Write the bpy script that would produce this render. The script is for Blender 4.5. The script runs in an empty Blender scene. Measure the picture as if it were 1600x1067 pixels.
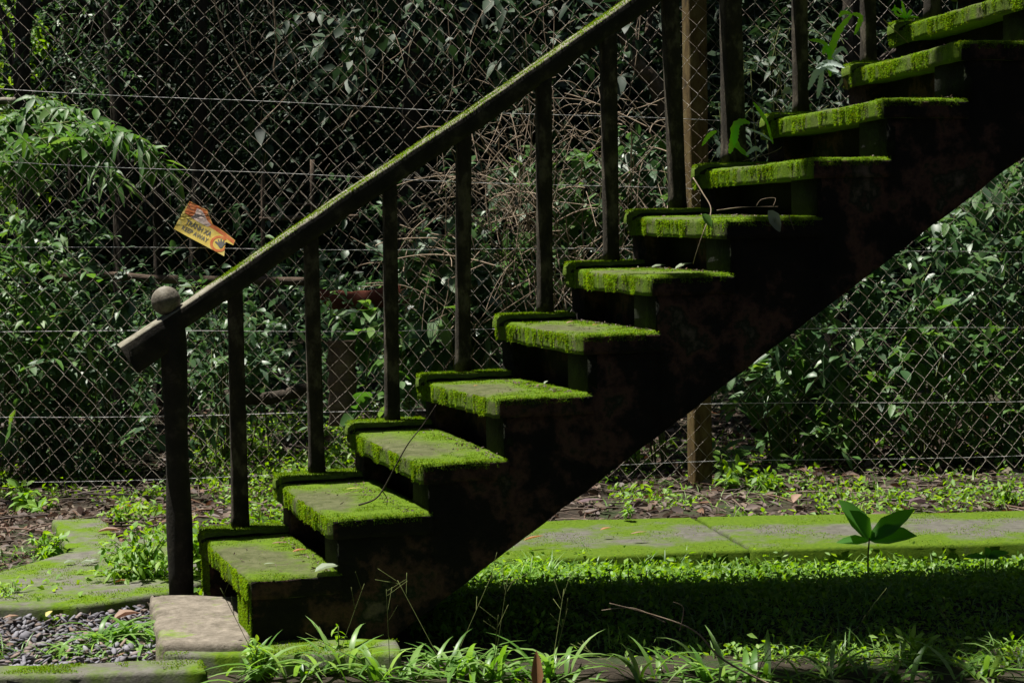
import bpy, math, random
import numpy as np
from mathutils import noise, Vector
rs = np.random.RandomState(7); random.seed(7)
scn = bpy.context.scene; COL = scn.collection
rad = math.radians

# ---------------- camera ----------------
FPX = 3006.574; YAW, PITCH, ROLL = 0.297117, -0.064436, -0.018808
CAM = np.array([-0.838972, -5.414946, 1.199404])
FW = np.array([math.sin(YAW)*math.cos(PITCH), math.cos(YAW)*math.cos(PITCH), math.sin(PITCH)])
_r = np.array([math.cos(YAW), -math.sin(YAW), 0]); _u = np.cross(_r, FW)
RT = _r*math.cos(ROLL)+_u*math.sin(ROLL); UP = -_r*math.sin(ROLL)+_u*math.cos(ROLL)
cd = bpy.data.cameras.new('camera'); cam = bpy.data.objects.new('camera', cd); COL.objects.link(cam)
cd.sensor_width = 36; cd.lens = FPX/1600*36; cd.clip_end = 500; cd.clip_start = .05
from mathutils import Matrix
M4 = Matrix(((RT[0], UP[0], -FW[0], CAM[0]), (RT[1], UP[1], -FW[1], CAM[1]), (RT[2], UP[2], -FW[2], CAM[2]), (0, 0, 0, 1)))
cam.matrix_world = M4
scn.camera = cam
def ray(x, y): return FW+RT*(x-800)/FPX+UP*(533.5-y)/FPX
def py(x, y, Y): d = ray(x, y); return CAM+d*(Y-CAM[1])/d[1]          # point of a plane y = Y
def pz(x, y, Z): d = ray(x, y); return CAM+d*(Z-CAM[2])/d[2]          # point of a level z = Z

# ---------------- light ----------------
SUN = np.array([-0.27, 0.15, 1.0]); SUN /= np.linalg.norm(SUN)
elev = math.asin(SUN[2]); az = math.atan2(SUN[0], SUN[1])
w = bpy.data.worlds.new('World'); scn.world = w; w.use_nodes = True
nt = w.node_tree; bg = nt.nodes['Background']; sky = nt.nodes.new('ShaderNodeTexSky')
sky.sky_type = 'NISHITA'; sky.sun_disc = False; sky.sun_elevation = elev; sky.sun_rotation = az
nt.links.new(sky.outputs[0], bg.inputs[0]); bg.inputs[1].default_value = 0.05
ld = bpy.data.lights.new('sun', 'SUN'); ld.energy = 5.0; ld.angle = rad(.53); ld.color = (1, .96, .88)
lo = bpy.data.objects.new('sun', ld); COL.objects.link(lo)
lo.rotation_euler = Vector(tuple(SUN)).to_track_quat('Z', 'Y').to_euler(); lo.location = (0, 0, 12)
scn.view_settings.view_transform = 'Standard'; scn.view_settings.look = 'None'
scn.view_settings.exposure = 1.0; scn.view_settings.gamma = 1
scn.render.engine = 'CYCLES'

# ---------------- helpers ----------------
class MB:
    def __init__(s): s.v = []; s.n = 0; s.q = []; s.t = []; s.p = []
    def add(s, V, quads=None, tris=None, polys=None):
        V = np.asarray(V, float).reshape(-1, 3); o = s.n; s.v.append(V); s.n += len(V)
        if quads is not None and len(quads): s.q.append(np.asarray(quads, int).reshape(-1, 4)+o)
        if tris is not None and len(tris): s.t.append(np.asarray(tris, int).reshape(-1, 3)+o)
        if polys: s.p += [[i+o for i in f] for f in polys]
    def build(s, name, mat, parent=None, smooth=False, label=None, xf=None):
        me = bpy.data.meshes.new(name); V = np.concatenate(s.v)
        if xf is not None: V = xf(V)
        ls = []; tot = []
        if s.q: q = np.concatenate(s.q); ls.append(q.ravel()); tot.append(np.full(len(q), 4))
        if s.t: t = np.concatenate(s.t); ls.append(t.ravel()); tot.append(np.full(len(t), 3))
        for f in s.p: ls.append(np.array(f)); tot.append(np.array([len(f)]))
        L = np.concatenate(ls); T = np.concatenate(tot); S = np.concatenate([[0], np.cumsum(T)[:-1]])
        me.vertices.add(len(V)); me.vertices.foreach_set('co', V.ravel())
        me.loops.add(len(L)); me.loops.foreach_set('vertex_index', L.astype(np.int32))
        me.polygons.add(len(T)); me.polygons.foreach_set('loop_start', S.astype(np.int32))
        me.polygons.foreach_set('loop_total', T.astype(np.int32))
        if smooth: me.polygons.foreach_set('use_smooth', np.ones(len(T), bool))
        me.update(calc_edges=True); me.validate()
        if mat: me.materials.append(mat)
        o = bpy.data.objects.new(name, me); COL.objects.link(o)
        if parent: o.parent = parent; o.matrix_parent_inverse = Matrix.Translation(-parent.location)
        if label: o['label'] = label
        return o
def tag(o, label=None, cat=None, group=None, kind=None):
    group = group or (GROUPS.get(o.name.split('.')[0]) if label and not kind else None)
    if label: o['label'] = label
    if cat: o['category'] = cat
    if group: o['group'] = group
    if kind: o['kind'] = kind
    return o
GROUPS = {'grass_tuft': 'grass tufts round the foot of the stair', 'weed': 'small weeds on the open ground', 'tree': 'trees behind the fence', 'leafy_shrub': 'leafy shrubs behind the fence', 'fallen_leaf': 'fallen leaves', 'fern': 'ferns growing on the treads', 'seedling': 'seedlings on the lawn', 'bare_vine': 'bare vines behind the fence', 'twig': 'small loose twigs'}
def thing(name, loc, label, cat, group=None):
    group = group or GROUPS.get(name)
    o = bpy.data.objects.new(name, None); COL.objects.link(o); o.location = tuple(loc); o.empty_display_size = .1
    return tag(o, label, cat, group)
BOXQ = [(0, 3, 2, 1), (4, 5, 6, 7), (0, 1, 5, 4), (1, 2, 6, 5), (2, 3, 7, 6), (3, 0, 4, 7)]
def box(mb, x0, x1, y0, y1, z0, z1):
    mb.add([(x0, y0, z0), (x1, y0, z0), (x1, y1, z0), (x0, y1, z0), (x0, y0, z1), (x1, y0, z1), (x1, y1, z1), (x0, y1, z1)], BOXQ)
def prism_y(mb, prof, y0, y1):
    n = len(prof); V = [(x, y0, z) for x, z in prof]+[(x, y1, z) for x, z in prof]
    mb.add(V, [(i, (i+1) % n, (i+1) % n+n, i+n) for i in range(n)], None, [list(range(n))[::-1], list(range(n, 2*n))])
def tubes(mb, P, R, k=5, cap=True):
    """P (m,n,3) centre lines, R radius scalar or (m,n)"""
    P = np.asarray(P, float)
    if P.ndim == 2: P = P[None]
    m, n, _ = P.shape; R = np.broadcast_to(np.asarray(R, float), (m, n))
    T = np.gradient(P, axis=1); T /= np.linalg.norm(T, axis=2, keepdims=True)+1e-9
    ref = np.where(np.abs(T[..., 2:3]) > .92, np.array([0.3, 1, 0.]), np.array([0, 0, 1.]))
    ref = np.broadcast_to(ref[:, :1], T.shape)
    A = np.cross(T, ref); A /= np.linalg.norm(A, axis=2, keepdims=True)+1e-9; B = np.cross(T, A)
    th = np.arange(k)*2*np.pi/k
    V = P[:, :, None]+R[..., None, None]*(A[:, :, None]*np.cos(th)[:, None]+B[:, :, None]*np.sin(th)[:, None])
    idx = np.arange(m*n*k).reshape(m, n, k)
    a = idx[:, :-1]; b = idx[:, 1:]
    Q = np.stack([a, np.roll(a, -1, 2), np.roll(b, -1, 2), b], -1).reshape(-1, 4)
    polys = None
    if cap and m*k < 4000: polys = [list(idx[i, 0][::-1]) for i in range(m)]+[list(idx[i, -1]) for i in range(m)]
    mb.add(V.reshape(-1, 3), Q, None, polys)
def nrm(a): return a/(np.linalg.norm(a, axis=-1, keepdims=True)+1e-9)
def rnd_dir(n, up=0.): d = rs.normal(size=(n, 3)); d[:, 2] += up; return nrm(d)
OV = np.array([(0, 0), (.12, -.55), (.4, -1), (.75, -.62), (1, 0), (.75, .62), (.4, 1), (.12, .55), (.4, 0), (.75, 0)])
OVQ = [(1, 2, 8, 0), (2, 3, 9, 8), (8, 9, 5, 6), (0, 8, 6, 7)]; OVT = [(3, 4, 9), (9, 4, 5)]
def leaves(mb, P, D, Nn, L, W, fold=.25, droop=.25, simple=False, tmpl=None):
    P = np.asarray(P, float); n = len(P); D = nrm(D); S = nrm(np.cross(D, Nn)); Nn = np.cross(S, D)
    L = np.broadcast_to(L, (n,))[:, None, None]; W = np.broadcast_to(W, (n,))[:, None, None]
    if simple: T = np.array([(0, 0), (.42, -1), (1, 0), (.42, 1)]); q = None; t = [(0, 1, 2), (0, 2, 3)]
    else: T = OV; q = OVQ; t = OVT
    u = T[:, 0][None, :, None]; v = T[:, 1][None, :, None]; fo = rs.uniform(.3, 1.5, (n, 1, 1))*fold; dr = rs.uniform(.2, 1.6, (n, 1, 1))*droop
    V = P[:, None]+D[:, None]*L*u*(1-.15*dr*u)+S[:, None]*W*.5*v+Nn[:, None]*(np.abs(v)*W*.5*fo)-np.array([0, 0, 1.])*L*dr*u*u
    k = len(T); off = (np.arange(n)*k)[:, None, None]
    mb.add(V.reshape(-1, 3), (np.array(q)[None]+off).reshape(-1, 4) if q else None, (np.array(t)[None]+off).reshape(-1, 3))
def blades(mb, P, D, L, W, bend, seg=4, side=None):
    """grass blades: tapering bent strips"""
    P = np.asarray(P, float); n = len(P); D = nrm(D); L = np.broadcast_to(L, (n,)); W = np.broadcast_to(W, (n,)); bend = np.broadcast_to(bend, (n,))
    H = D*np.array([1, 1, 0]); H = nrm(H+1e-4); S = np.cross(H, np.array([0, 0, 1.])) if side is None else side
    u = np.linspace(0, 1, seg+1)
    wv = np.where(u < .25, .55+1.8*u, 1-(np.maximum(u-.25, 0)/.75)**1.6)[None, :, None]*W[:, None, None]*.5
    C = P[:, None]+D[:, None]*(L[:, None]*u)[..., None]+H[:, None]*(L[:, None]*bend[:, None]*u**2)[..., None]*.8-np.array([0, 0, 1.])*(L[:, None]*bend[:, None]*u**2.2)[..., None]*.9
    Lf = C-S[:, None]*wv; Rf = C+S[:, None]*wv; Cc = C-np.array([0, 0, .3])*wv
    V = np.stack([Lf, Cc, Rf], 2).reshape(-1, 3); k = (seg+1)*3
    q = []
    for i in range(seg):
        a = i*3; q += [(a, a+1, a+4, a+3), (a+1, a+2, a+5, a+4)]
    mb.add(V, (np.array(q)[None]+(np.arange(n)*k)[:, None, None]).reshape(-1, 4))

# ---------------- materials ----------------
def newmat(name):
    m = bpy.data.materials.new(name); m.use_nodes = True; nt = m.node_tree
    return m, nt, nt.nodes['Principled BSDF'], nt.nodes['Material Output']
def ramp(nt, fac, stops):
    r = nt.nodes.new('ShaderNodeValToRGB'); e = r.color_ramp.elements
    while len(e) < len(stops): e.new(.5)
    for el, (p, c) in zip(e, stops): el.position = p; el.color = (*c, 1)
    nt.links.new(fac, r.inputs[0]); return r.outputs[0]
def pos(nt, sc=(1, 1, 1)):
    g = nt.nodes.new('ShaderNodeNewGeometry'); m = nt.nodes.new('ShaderNodeMapping'); m.inputs['Scale'].default_value = sc
    nt.links.new(g.outputs['Position'], m.inputs[0]); return m.outputs[0]
def noi(nt, vec, scale, detail=5, rough=.6):
    n = nt.nodes.new('ShaderNodeTexNoise'); n.inputs['Scale'].default_value = scale; n.inputs['Detail'].default_value = detail
    n.inputs['Roughness'].default_value = rough; nt.links.new(vec, n.inputs['Vector']); return n.outputs[0]
def bump(nt, h, strength, dist, bsdf):
    b = nt.nodes.new('ShaderNodeBump'); b.inputs['Strength'].default_value = strength; b.inputs['Distance'].default_value = dist
    nt.links.new(h, b.inputs['Height']); nt.links.new(b.outputs[0], bsdf.inputs['Normal'])
def mixc(nt, f, a, b):
    m = nt.nodes.new('ShaderNodeMix'); m.data_type = 'RGBA'; nt.links.new(f, m.inputs[0])
    for s, x in ((m.inputs[6], a), (m.inputs[7], b)):
        if isinstance(x, tuple): s.default_value = (*x, 1)
        else: nt.links.new(x, s)
    return m.outputs[2]
def rough_mat(name, stops, scale=8, bscale=60, bstr=.5, bdist=.004, rough=.9, sc=(1, 1, 1), spec=.25):
    m, nt, b, o = newmat(name); p = pos(nt, sc)
    nt.links.new(ramp(nt, noi(nt, p, scale, 8, .65), stops), b.inputs['Base Color'])
    b.inputs['Roughness'].default_value = rough; b.inputs['Specular IOR Level'].default_value = spec
    bump(nt, noi(nt, p, bscale, 6, .7), bstr, bdist, b); return m
def mossy_mat(name, conc, moss, scale=5, lo=.42, hi=.56, attr=None):
    m, nt, b, o = newmat(name); p = pos(nt)
    c = ramp(nt, noi(nt, p, 25, 8, .7), [(.3, conc[0]), (.7, conc[1])])
    g = ramp(nt, noi(nt, p, 60, 6, .7), [(.3, moss[0]), (.7, moss[1])])
    if attr:
        a = nt.nodes.new('ShaderNodeAttribute'); a.attribute_name = attr; src = a.outputs['Fac']
        ad = nt.nodes.new('ShaderNodeMath'); ad.operation = 'ADD'; nt.links.new(src, ad.inputs[0])
        s2 = nt.nodes.new('ShaderNodeMath'); s2.operation = 'MULTIPLY_ADD'; nt.links.new(noi(nt, p, 90, 5, .75), s2.inputs[0]); s2.inputs[1].default_value = .9; s2.inputs[2].default_value = -.45
        nt.links.new(s2.outputs[0], ad.inputs[1]); src = ad.outputs[0]
    else: src = noi(nt, p, scale, 9, .68)
    f = ramp(nt, src, [(lo, (0, 0, 0)), (hi, (1, 1, 1))])
    nt.links.new(mixc(nt, f, c, g), b.inputs['Base Color'])
    b.inputs['Roughness'].default_value = .95; b.inputs['Specular IOR Level'].default_value = .12
    bump(nt, noi(nt, p, 130, 6, .75), .8, .006, b); return m
def leaf_mat(name, cols, trans=.35, rough=.48, tcol=None, spec=.5, island=True):
    m, nt, b, o = newmat(name); g = nt.nodes.new('ShaderNodeNewGeometry')
    n = len(cols); c = ramp(nt, g.outputs['Random Per Island'], [(i/(n-1), cc) for i, cc in enumerate(cols)])
    mul = mixc(nt, noi(nt, pos(nt), 3.0, 3), (.55, .6, .55), (1.3, 1.25, 1.3)); mm = nt.nodes.new('ShaderNodeMix'); mm.data_type = 'RGBA'; mm.blend_type = 'MULTIPLY'; mm.inputs[0].default_value = 1
    nt.links.new(c, mm.inputs[6]); nt.links.new(mul, mm.inputs[7]); c = mm.outputs[2]
    nt.links.new(c, b.inputs['Base Color']); b.inputs['Roughness'].default_value = rough; b.inputs['Specular IOR Level'].default_value = spec
    t = nt.nodes.new('ShaderNodeBsdfTranslucent')
    hs = nt.nodes.new('ShaderNodeHueSaturation'); hs.inputs['Hue'].default_value = .485; hs.inputs['Saturation'].default_value = 1.15; hs.inputs['Value'].default_value = 1.8
    nt.links.new(c, hs.inputs['Color']); nt.links.new(hs.outputs[0], t.inputs[0])
    mx = nt.nodes.new('ShaderNodeMixShader'); mx.inputs[0].default_value = trans
    nt.links.new(b.outputs[0], mx.inputs[1]); nt.links.new(t.outputs[0], mx.inputs[2]); nt.links.new(mx.outputs[0], o.inputs[0]); return m

M_soil = rough_mat('soil', [(.3, (.02, .015, .010)), (.5, (.05, .038, .026)), (.62, (.03, .05, .014)), (.75, (.09, .07, .05))], 6, 50, 1, .02)
MOSS = ((.10, .235, .006), (.20, .38, .012))
M_tread = mossy_mat('mossy_concrete_tread', ((.045, .056, .018), (.12, .125, .062)), ((.05, .10, .006), (.12, .19, .012)), attr='moss', lo=.12, hi=.75)
M_slab = mossy_mat('mossy_paving', ((.09, .085, .07), (.17, .165, .14)), ((.06, .12, .006), (.12, .19, .010)), 4.2, .42, .57)
M_pad = mossy_mat('concrete_pad', ((.09, .078, .06), (.27, .235, .19)), ((.11, .20, .01), (.18, .28, .02)), 5, .55, .68)
M_moss = leaf_mat('moss_tufts', [(.06, .15, .004), (.14, .29, .008), (.22, .38, .014), (.11, .20, .008), (.17, .19, .03), (.13, .27, .006)], .35, .85, spec=.08)
M_flank = rough_mat('stained_and_shaded_concrete', [(.34, (.006, .006, .004)), (.50, (.014, .011, .008)), (.57, (.10, .05, .035)), (.62, (.016, .024, .010)), (.70, (.16, .12, .09)), (.8, (.02, .018, .014))], 4.2, 45, 1, .012)
M_cheek = rough_mat('mossy_shaded_concrete', [(.3, (.004, .0045, .0025)), (.5, (.007, .009, .003)), (.65, (.018, .028, .006)), (.8, (.014, .012, .008))], 14, 60, 1, .012)
M_bal = rough_mat('weathered_baluster_concrete', [(.3, (.012, .010, .007)), (.5, (.03, .024, .016)), (.64, (.10, .085, .06)), (.78, (.03, .035, .012))], 20, 90, 1, .006, sc=(1, 1, .6))
M_post = rough_mat('weathered_post_concrete', [(.3, (.010, .009, .007)), (.55, (.022, .019, .014)), (.72, (.07, .06, .045))], 12, 90, .8, .004)
M_sunlit = rough_mat('sunlit_pale_concrete', [(.3, (.10, .09, .065)), (.5, (.20, .185, .14)), (.7, (.28, .27, .22))], 30, 120, .8, .003)
M_ball = rough_mat('ball_stone', [(.35, (.035, .03, .022)), (.5, (.15, .135, .105)), (.65, (.24, .225, .19))], 14, 120, .8, .004)
M_fpost = rough_mat('ochre_stained_post', [(.3, (.03, .02, .009)), (.5, (.10, .066, .022)), (.7, (.15, .115, .045))], 22, 90, .8, .004, sc=(1, 1, .4))
M_wire = rough_mat('rusty_galvanised_wire', [(.35, (.15, .10, .065)), (.5, (.36, .30, .24)), (.7, (.50, .46, .40))], 6, 200, .1, .001, .55, spec=.6)
M_strand = rough_mat('galvanised_strand', [(.3, (.30, .29, .27)), (.7, (.5, .5, .48))], 3, 200, .1, .001, .45, spec=.7)
M_bark = rough_mat('dark_bark', [(.3, (.022, .017, .012)), (.6, (.06, .048, .036)), (.8, (.11, .1, .08))], 12, 40, 1, .02, sc=(1, 1, .3))
M_log = rough_mat('weathered_timber', [(.3, (.04, .028, .02)), (.6, (.12, .085, .06)), (.8, (.2, .16, .12))], 9, 40, 1, .01, sc=(.3, 1, 1))
M_red = rough_mat('rusty_red_iron', [(.3, (.06, .018, .01)), (.6, (.16, .045, .025)), (.8, (.22, .08, .05))], 12, 50, .6, .005)
M_twig = rough_mat('dry_twig', [(.3, (.13, .09, .06)), (.6, (.27, .21, .15)), (.8, (.38, .33, .26))], 30, 80, .5, .002)
M_stem = rough_mat('green_stem', [(.3, (.06, .09, .02)), (.7, (.14, .15, .05))], 30, 80, .3, .002)
M_peb = leaf_mat('grey_pebble', [(.09, .088, .10), (.15, .145, .165), (.20, .195, .22), (.22, .16, .13), (.13, .127, .145), (.25, .24, .27)], .0, .8, spec=.3)
M_litter = leaf_mat('dead_leaves', [(.045, .03, .02), (.11, .075, .055), (.20, .16, .12), (.07, .045, .035), (.15, .125, .115), (.16, .08, .04)], .12, .7, spec=.3)
M_grass = leaf_mat('grass', [(.06, .16, .025), (.12, .25, .04), (.17, .31, .07), (.24, .36, .12)], .42, .42)
M_cover = leaf_mat('ground_cover', [(.09, .20, .025), (.17, .33, .04), (.24, .38, .06), (.13, .28, .035)], .42, .55)
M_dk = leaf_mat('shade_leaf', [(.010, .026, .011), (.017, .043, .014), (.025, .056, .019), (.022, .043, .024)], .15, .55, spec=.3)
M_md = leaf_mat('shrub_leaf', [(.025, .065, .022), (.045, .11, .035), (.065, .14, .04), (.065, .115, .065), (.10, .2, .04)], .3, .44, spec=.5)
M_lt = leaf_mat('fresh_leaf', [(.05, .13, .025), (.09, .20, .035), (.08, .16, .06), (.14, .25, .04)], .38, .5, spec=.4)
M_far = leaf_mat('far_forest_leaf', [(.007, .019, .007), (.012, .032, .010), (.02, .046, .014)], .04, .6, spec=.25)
M_plain = lambda n, c, r=.6: (lambda t: (setattr(t[2].inputs['Base Color'], 'default_value', (*c, 1)), setattr(t[2].inputs['Roughness'], 'default_value', r), t[0])[2])(newmat(n))

# ---------------- ground and paving ----------------
G0 = -.06
def s01(u): u = min(1, max(0, u)); return u*u*(3-2*u)
def gh(x, y):
    return G0+(noise.noise((x*1.1, y*1.1, 3))*.03+noise.noise((x*5, y*5, 9))*.012)*min(max((y-1.8)/1.5, .25), 1)-.06*s01((x-.7)/1.7)*(1-s01((y-1.3)/1.0))-.035*s01((x-.3)/.3)*(1-s01((y+.05)/.3))
def pg(x, y, lift=0.):
    z = G0
    for _ in range(12): p = pz(x, y, z); z = .5*z+.5*gh(p[0], p[1])
    p[2] = gh(p[0], p[1])+lift; return p
mb = MB(); n = 90
gx = np.concatenate([[-60, -25, -10], np.linspace(-4, 9, n), [14, 30, 60]]); gy = np.concatenate([[-40, -15], np.linspace(-5, 14, n), [20, 40, 90]])
X, Y = np.meshgrid(gx, gy, indexing='ij')
Z = np.array([[gh(a, b) for b in gy] for a in gx])
idx = np.arange(X.size).reshape(X.shape)
mb.add(np.stack([X, Y, Z], -1).reshape(-1, 3), np.stack([idx[:-1, :-1], idx[1:, :-1], idx[1:, 1:], idx[:-1, 1:]], -1).reshape(-1, 4))
tag(mb.build('ground', M_soil, smooth=True), kind='structure')

M_path = mossy_mat('mossy_walkway', ((.07, .068, .055), (.14, .135, .115)), ((.045, .09, .006), (.10, .155, .010)), 4.2, .42, .60)
_pa, _pb = pz(850, 841, -.035)[:2], pz(1600, 822, -.035)[:2]; _pd = (_pb-_pa)/np.linalg.norm(_pb-_pa); _pn = np.array([-_pd[1], _pd[0]])
nt = M_path.node_tree; g = nt.nodes.new('ShaderNodeNewGeometry'); vm = nt.nodes.new('ShaderNodeVectorMath'); vm.operation = 'DOT_PRODUCT'; vm.inputs[1].default_value = (_pn[0], _pn[1], 0)
nt.links.new(g.outputs['Position'], vm.inputs[0]); s1 = nt.nodes.new('ShaderNodeMath'); s1.operation = 'SUBTRACT'; s1.inputs[1].default_value = float(_pa@_pn); nt.links.new(vm.outputs['Value'], s1.inputs[0])
s2 = nt.nodes.new('ShaderNodeMath'); s2.operation = 'ABSOLUTE'; nt.links.new(s1.outputs[0], s2.inputs[0]); s3 = nt.nodes.new('ShaderNodeMath'); s3.operation = 'MULTIPLY_ADD'; nt.links.new(s2.outputs[0], s3.inputs[0]); s3.inputs[1].default_value = .75; s3.inputs[2].default_value = -.09
for l in list(nt.links):
    if l.from_node.type == 'TEX_NOISE' and abs(l.from_node.inputs['Scale'].default_value-4.2) < .01:
        s4 = nt.nodes.new('ShaderNodeMath'); s4.operation = 'ADD'; fs_, ts_ = l.from_socket, l.to_socket; nt.links.remove(l)
        nt.links.new(fs_, s4.inputs[0]); nt.links.new(s3.outputs[0], s4.inputs[1]); nt.links.new(s4.outputs[0], ts_)
def slab(pts, z0, z1, name, mat, jit=.006, kind='structure', ed=.012, step=.04, label=None, cat=None):
    """thick slab with softened, slightly uneven edge from a plan outline (ccw)"""
    P = [np.array(p[:2], float) for p in pts]; out = []
    for a, b in zip(P, P[1:]+P[:1]):
        L = np.linalg.norm(b-a); k = max(2, int(L/step)); out += [a+(b-a)*i/k for i in range(k)]
    O = np.array(out); c = O.mean(0)
    area = sum(O[i-1][0]*O[i][1]-O[i][0]*O[i-1][1] for i in range(len(O)))
    if area < 0: O = O[::-1]
    Tn = np.roll(O, -1, 0)-np.roll(O, 1, 0); Nn = np.stack([Tn[:, 1], -Tn[:, 0]], 1); Nn /= np.linalg.norm(Nn, axis=1)[:, None]
    O = O+Nn*np.array([noise.noise((p[0]*9, p[1]*9, 1))*jit*2 for p in O])[:, None]
    mb = MB(); rings = []
    zt = z1+np.array([noise.noise((p[0]*3, p[1]*3, 5))*.006 for p in O])
    for off, z in ((0, np.full(len(O), z0)), (0, zt-ed), (-ed*.35, zt-ed*.3), (-ed, zt), (-ed*2.2, zt+.001)):
        rings.append(np.column_stack([O+Nn*off, z]))
    m = len(O); Q = []
    for r in range(len(rings)-1):
        for i in range(m): j = (i+1) % m; Q.append((r*m+i, r*m+j, (r+1)*m+j, (r+1)*m+i))
    mb.add(np.concatenate(rings), Q, None, [list(range((len(rings)-1)*m, len(rings)*m))])
    o = mb.build(name, mat)
    if kind: tag(o, kind=kind)
    if label: tag(o, label, cat)
    return o
A2 = lambda x, y, z: pz(x, y, z)[:2]
# walkway behind the stair
zt = -.035
w0, w1 = A2(700, 818, zt), A2(1060, 812, zt); 
far_l = [A2(560, 822, zt), A2(850, 814, zt), A2(1085, 807, zt), A2(1600, 797, zt)]
nea_l = [A2(560, 884, zt), A2(850, 868, zt), A2(1175, 858, zt), A2(1600, 847, zt)]
ext = lambda a, b, k: b+(b-a)*k
slab([nea_l[1]+(nea_l[0]-nea_l[1])*.9, nea_l[2]-np.array([.009, 0]), far_l[2]-np.array([.009, 0]), far_l[0]], G0-.14, zt, 'path', M_path)
slab([nea_l[2]+np.array([.006, 0]), ext(nea_l[2], nea_l[3], 1.1), ext(far_l[2], far_l[3], 1.0), far_l[2]+np.array([.006, 0])], G0-.14, zt, 'path', M_path)
# left slab, the landing pad and the kerbs
z = -.005
slab([A2(-60, 948, z), A2(120, 944, z), A2(262, 925, z), A2(330, 905, z), A2(420, 850, z), A2(330, 822, z), A2(190, 846, z), A2(158, 808, z), A2(82, 812, z), A2(104, 862, z), A2(-60, 910, z)], G0-.05, z, 'path', M_slab)
z = .02
pc = [A2(230, 928, z), A2(250, 1004, z), A2(392, 1004, z), A2(420, 930, z)]
slab(pc, G0-.05, z, 'pavement', M_pad, jit=.012, ed=.016)
z = -.004
slab([A2(255, 1022, z), A2(628, 1022, z), A2(622, 998, z), A2(258, 985, z)], G0-.12, z, 'kerb', M_slab)
z = -.02
slab([A2(-160, 1062, z), A2(322, 1046, z), A2(316, 1028, z), A2(-150, 1042, z)], G0-.12, z, 'kerb', M_slab)

# ---------------- staircase ----------------
TH = .052
NPX = [(387.6, 905), (514.8, 810.5), (657, 724.5), (775, 622), (907, 523), (1014, 431.6), (1130, 343), (1266.6, 248), (1376, 155), (1497, 64.7)]
FPXS = [(312, 826), (430, 741), (542, 659), (653.7, 584), (774, 491.5), (885, 410), (980, 329), (1085, 258), (1192, 180), (1320.6, 101), (1392, 35.6)]
NR = [py(x, y, 0.) for x, y in NPX]; FR = [py(x, y, .878) for x, y in FPXS]
NR = [(p[0], p[2]) for p in NR]; FR = [(p[0], p[2]-.025) for p in FR]
while len(NR) < 14: NR.append((NR[-1][0]+.252, NR[-1][1]+.172))
while len(FR) < 14: FR.append((FR[-1][0]+.252, FR[-1][1]+.172))
ST = thing('staircase', (.1, .4, 0), 'old concrete staircase with bright green moss on its treads and handrail, climbing to the right', 'staircase')
YF = .925; YL = .775
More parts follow.
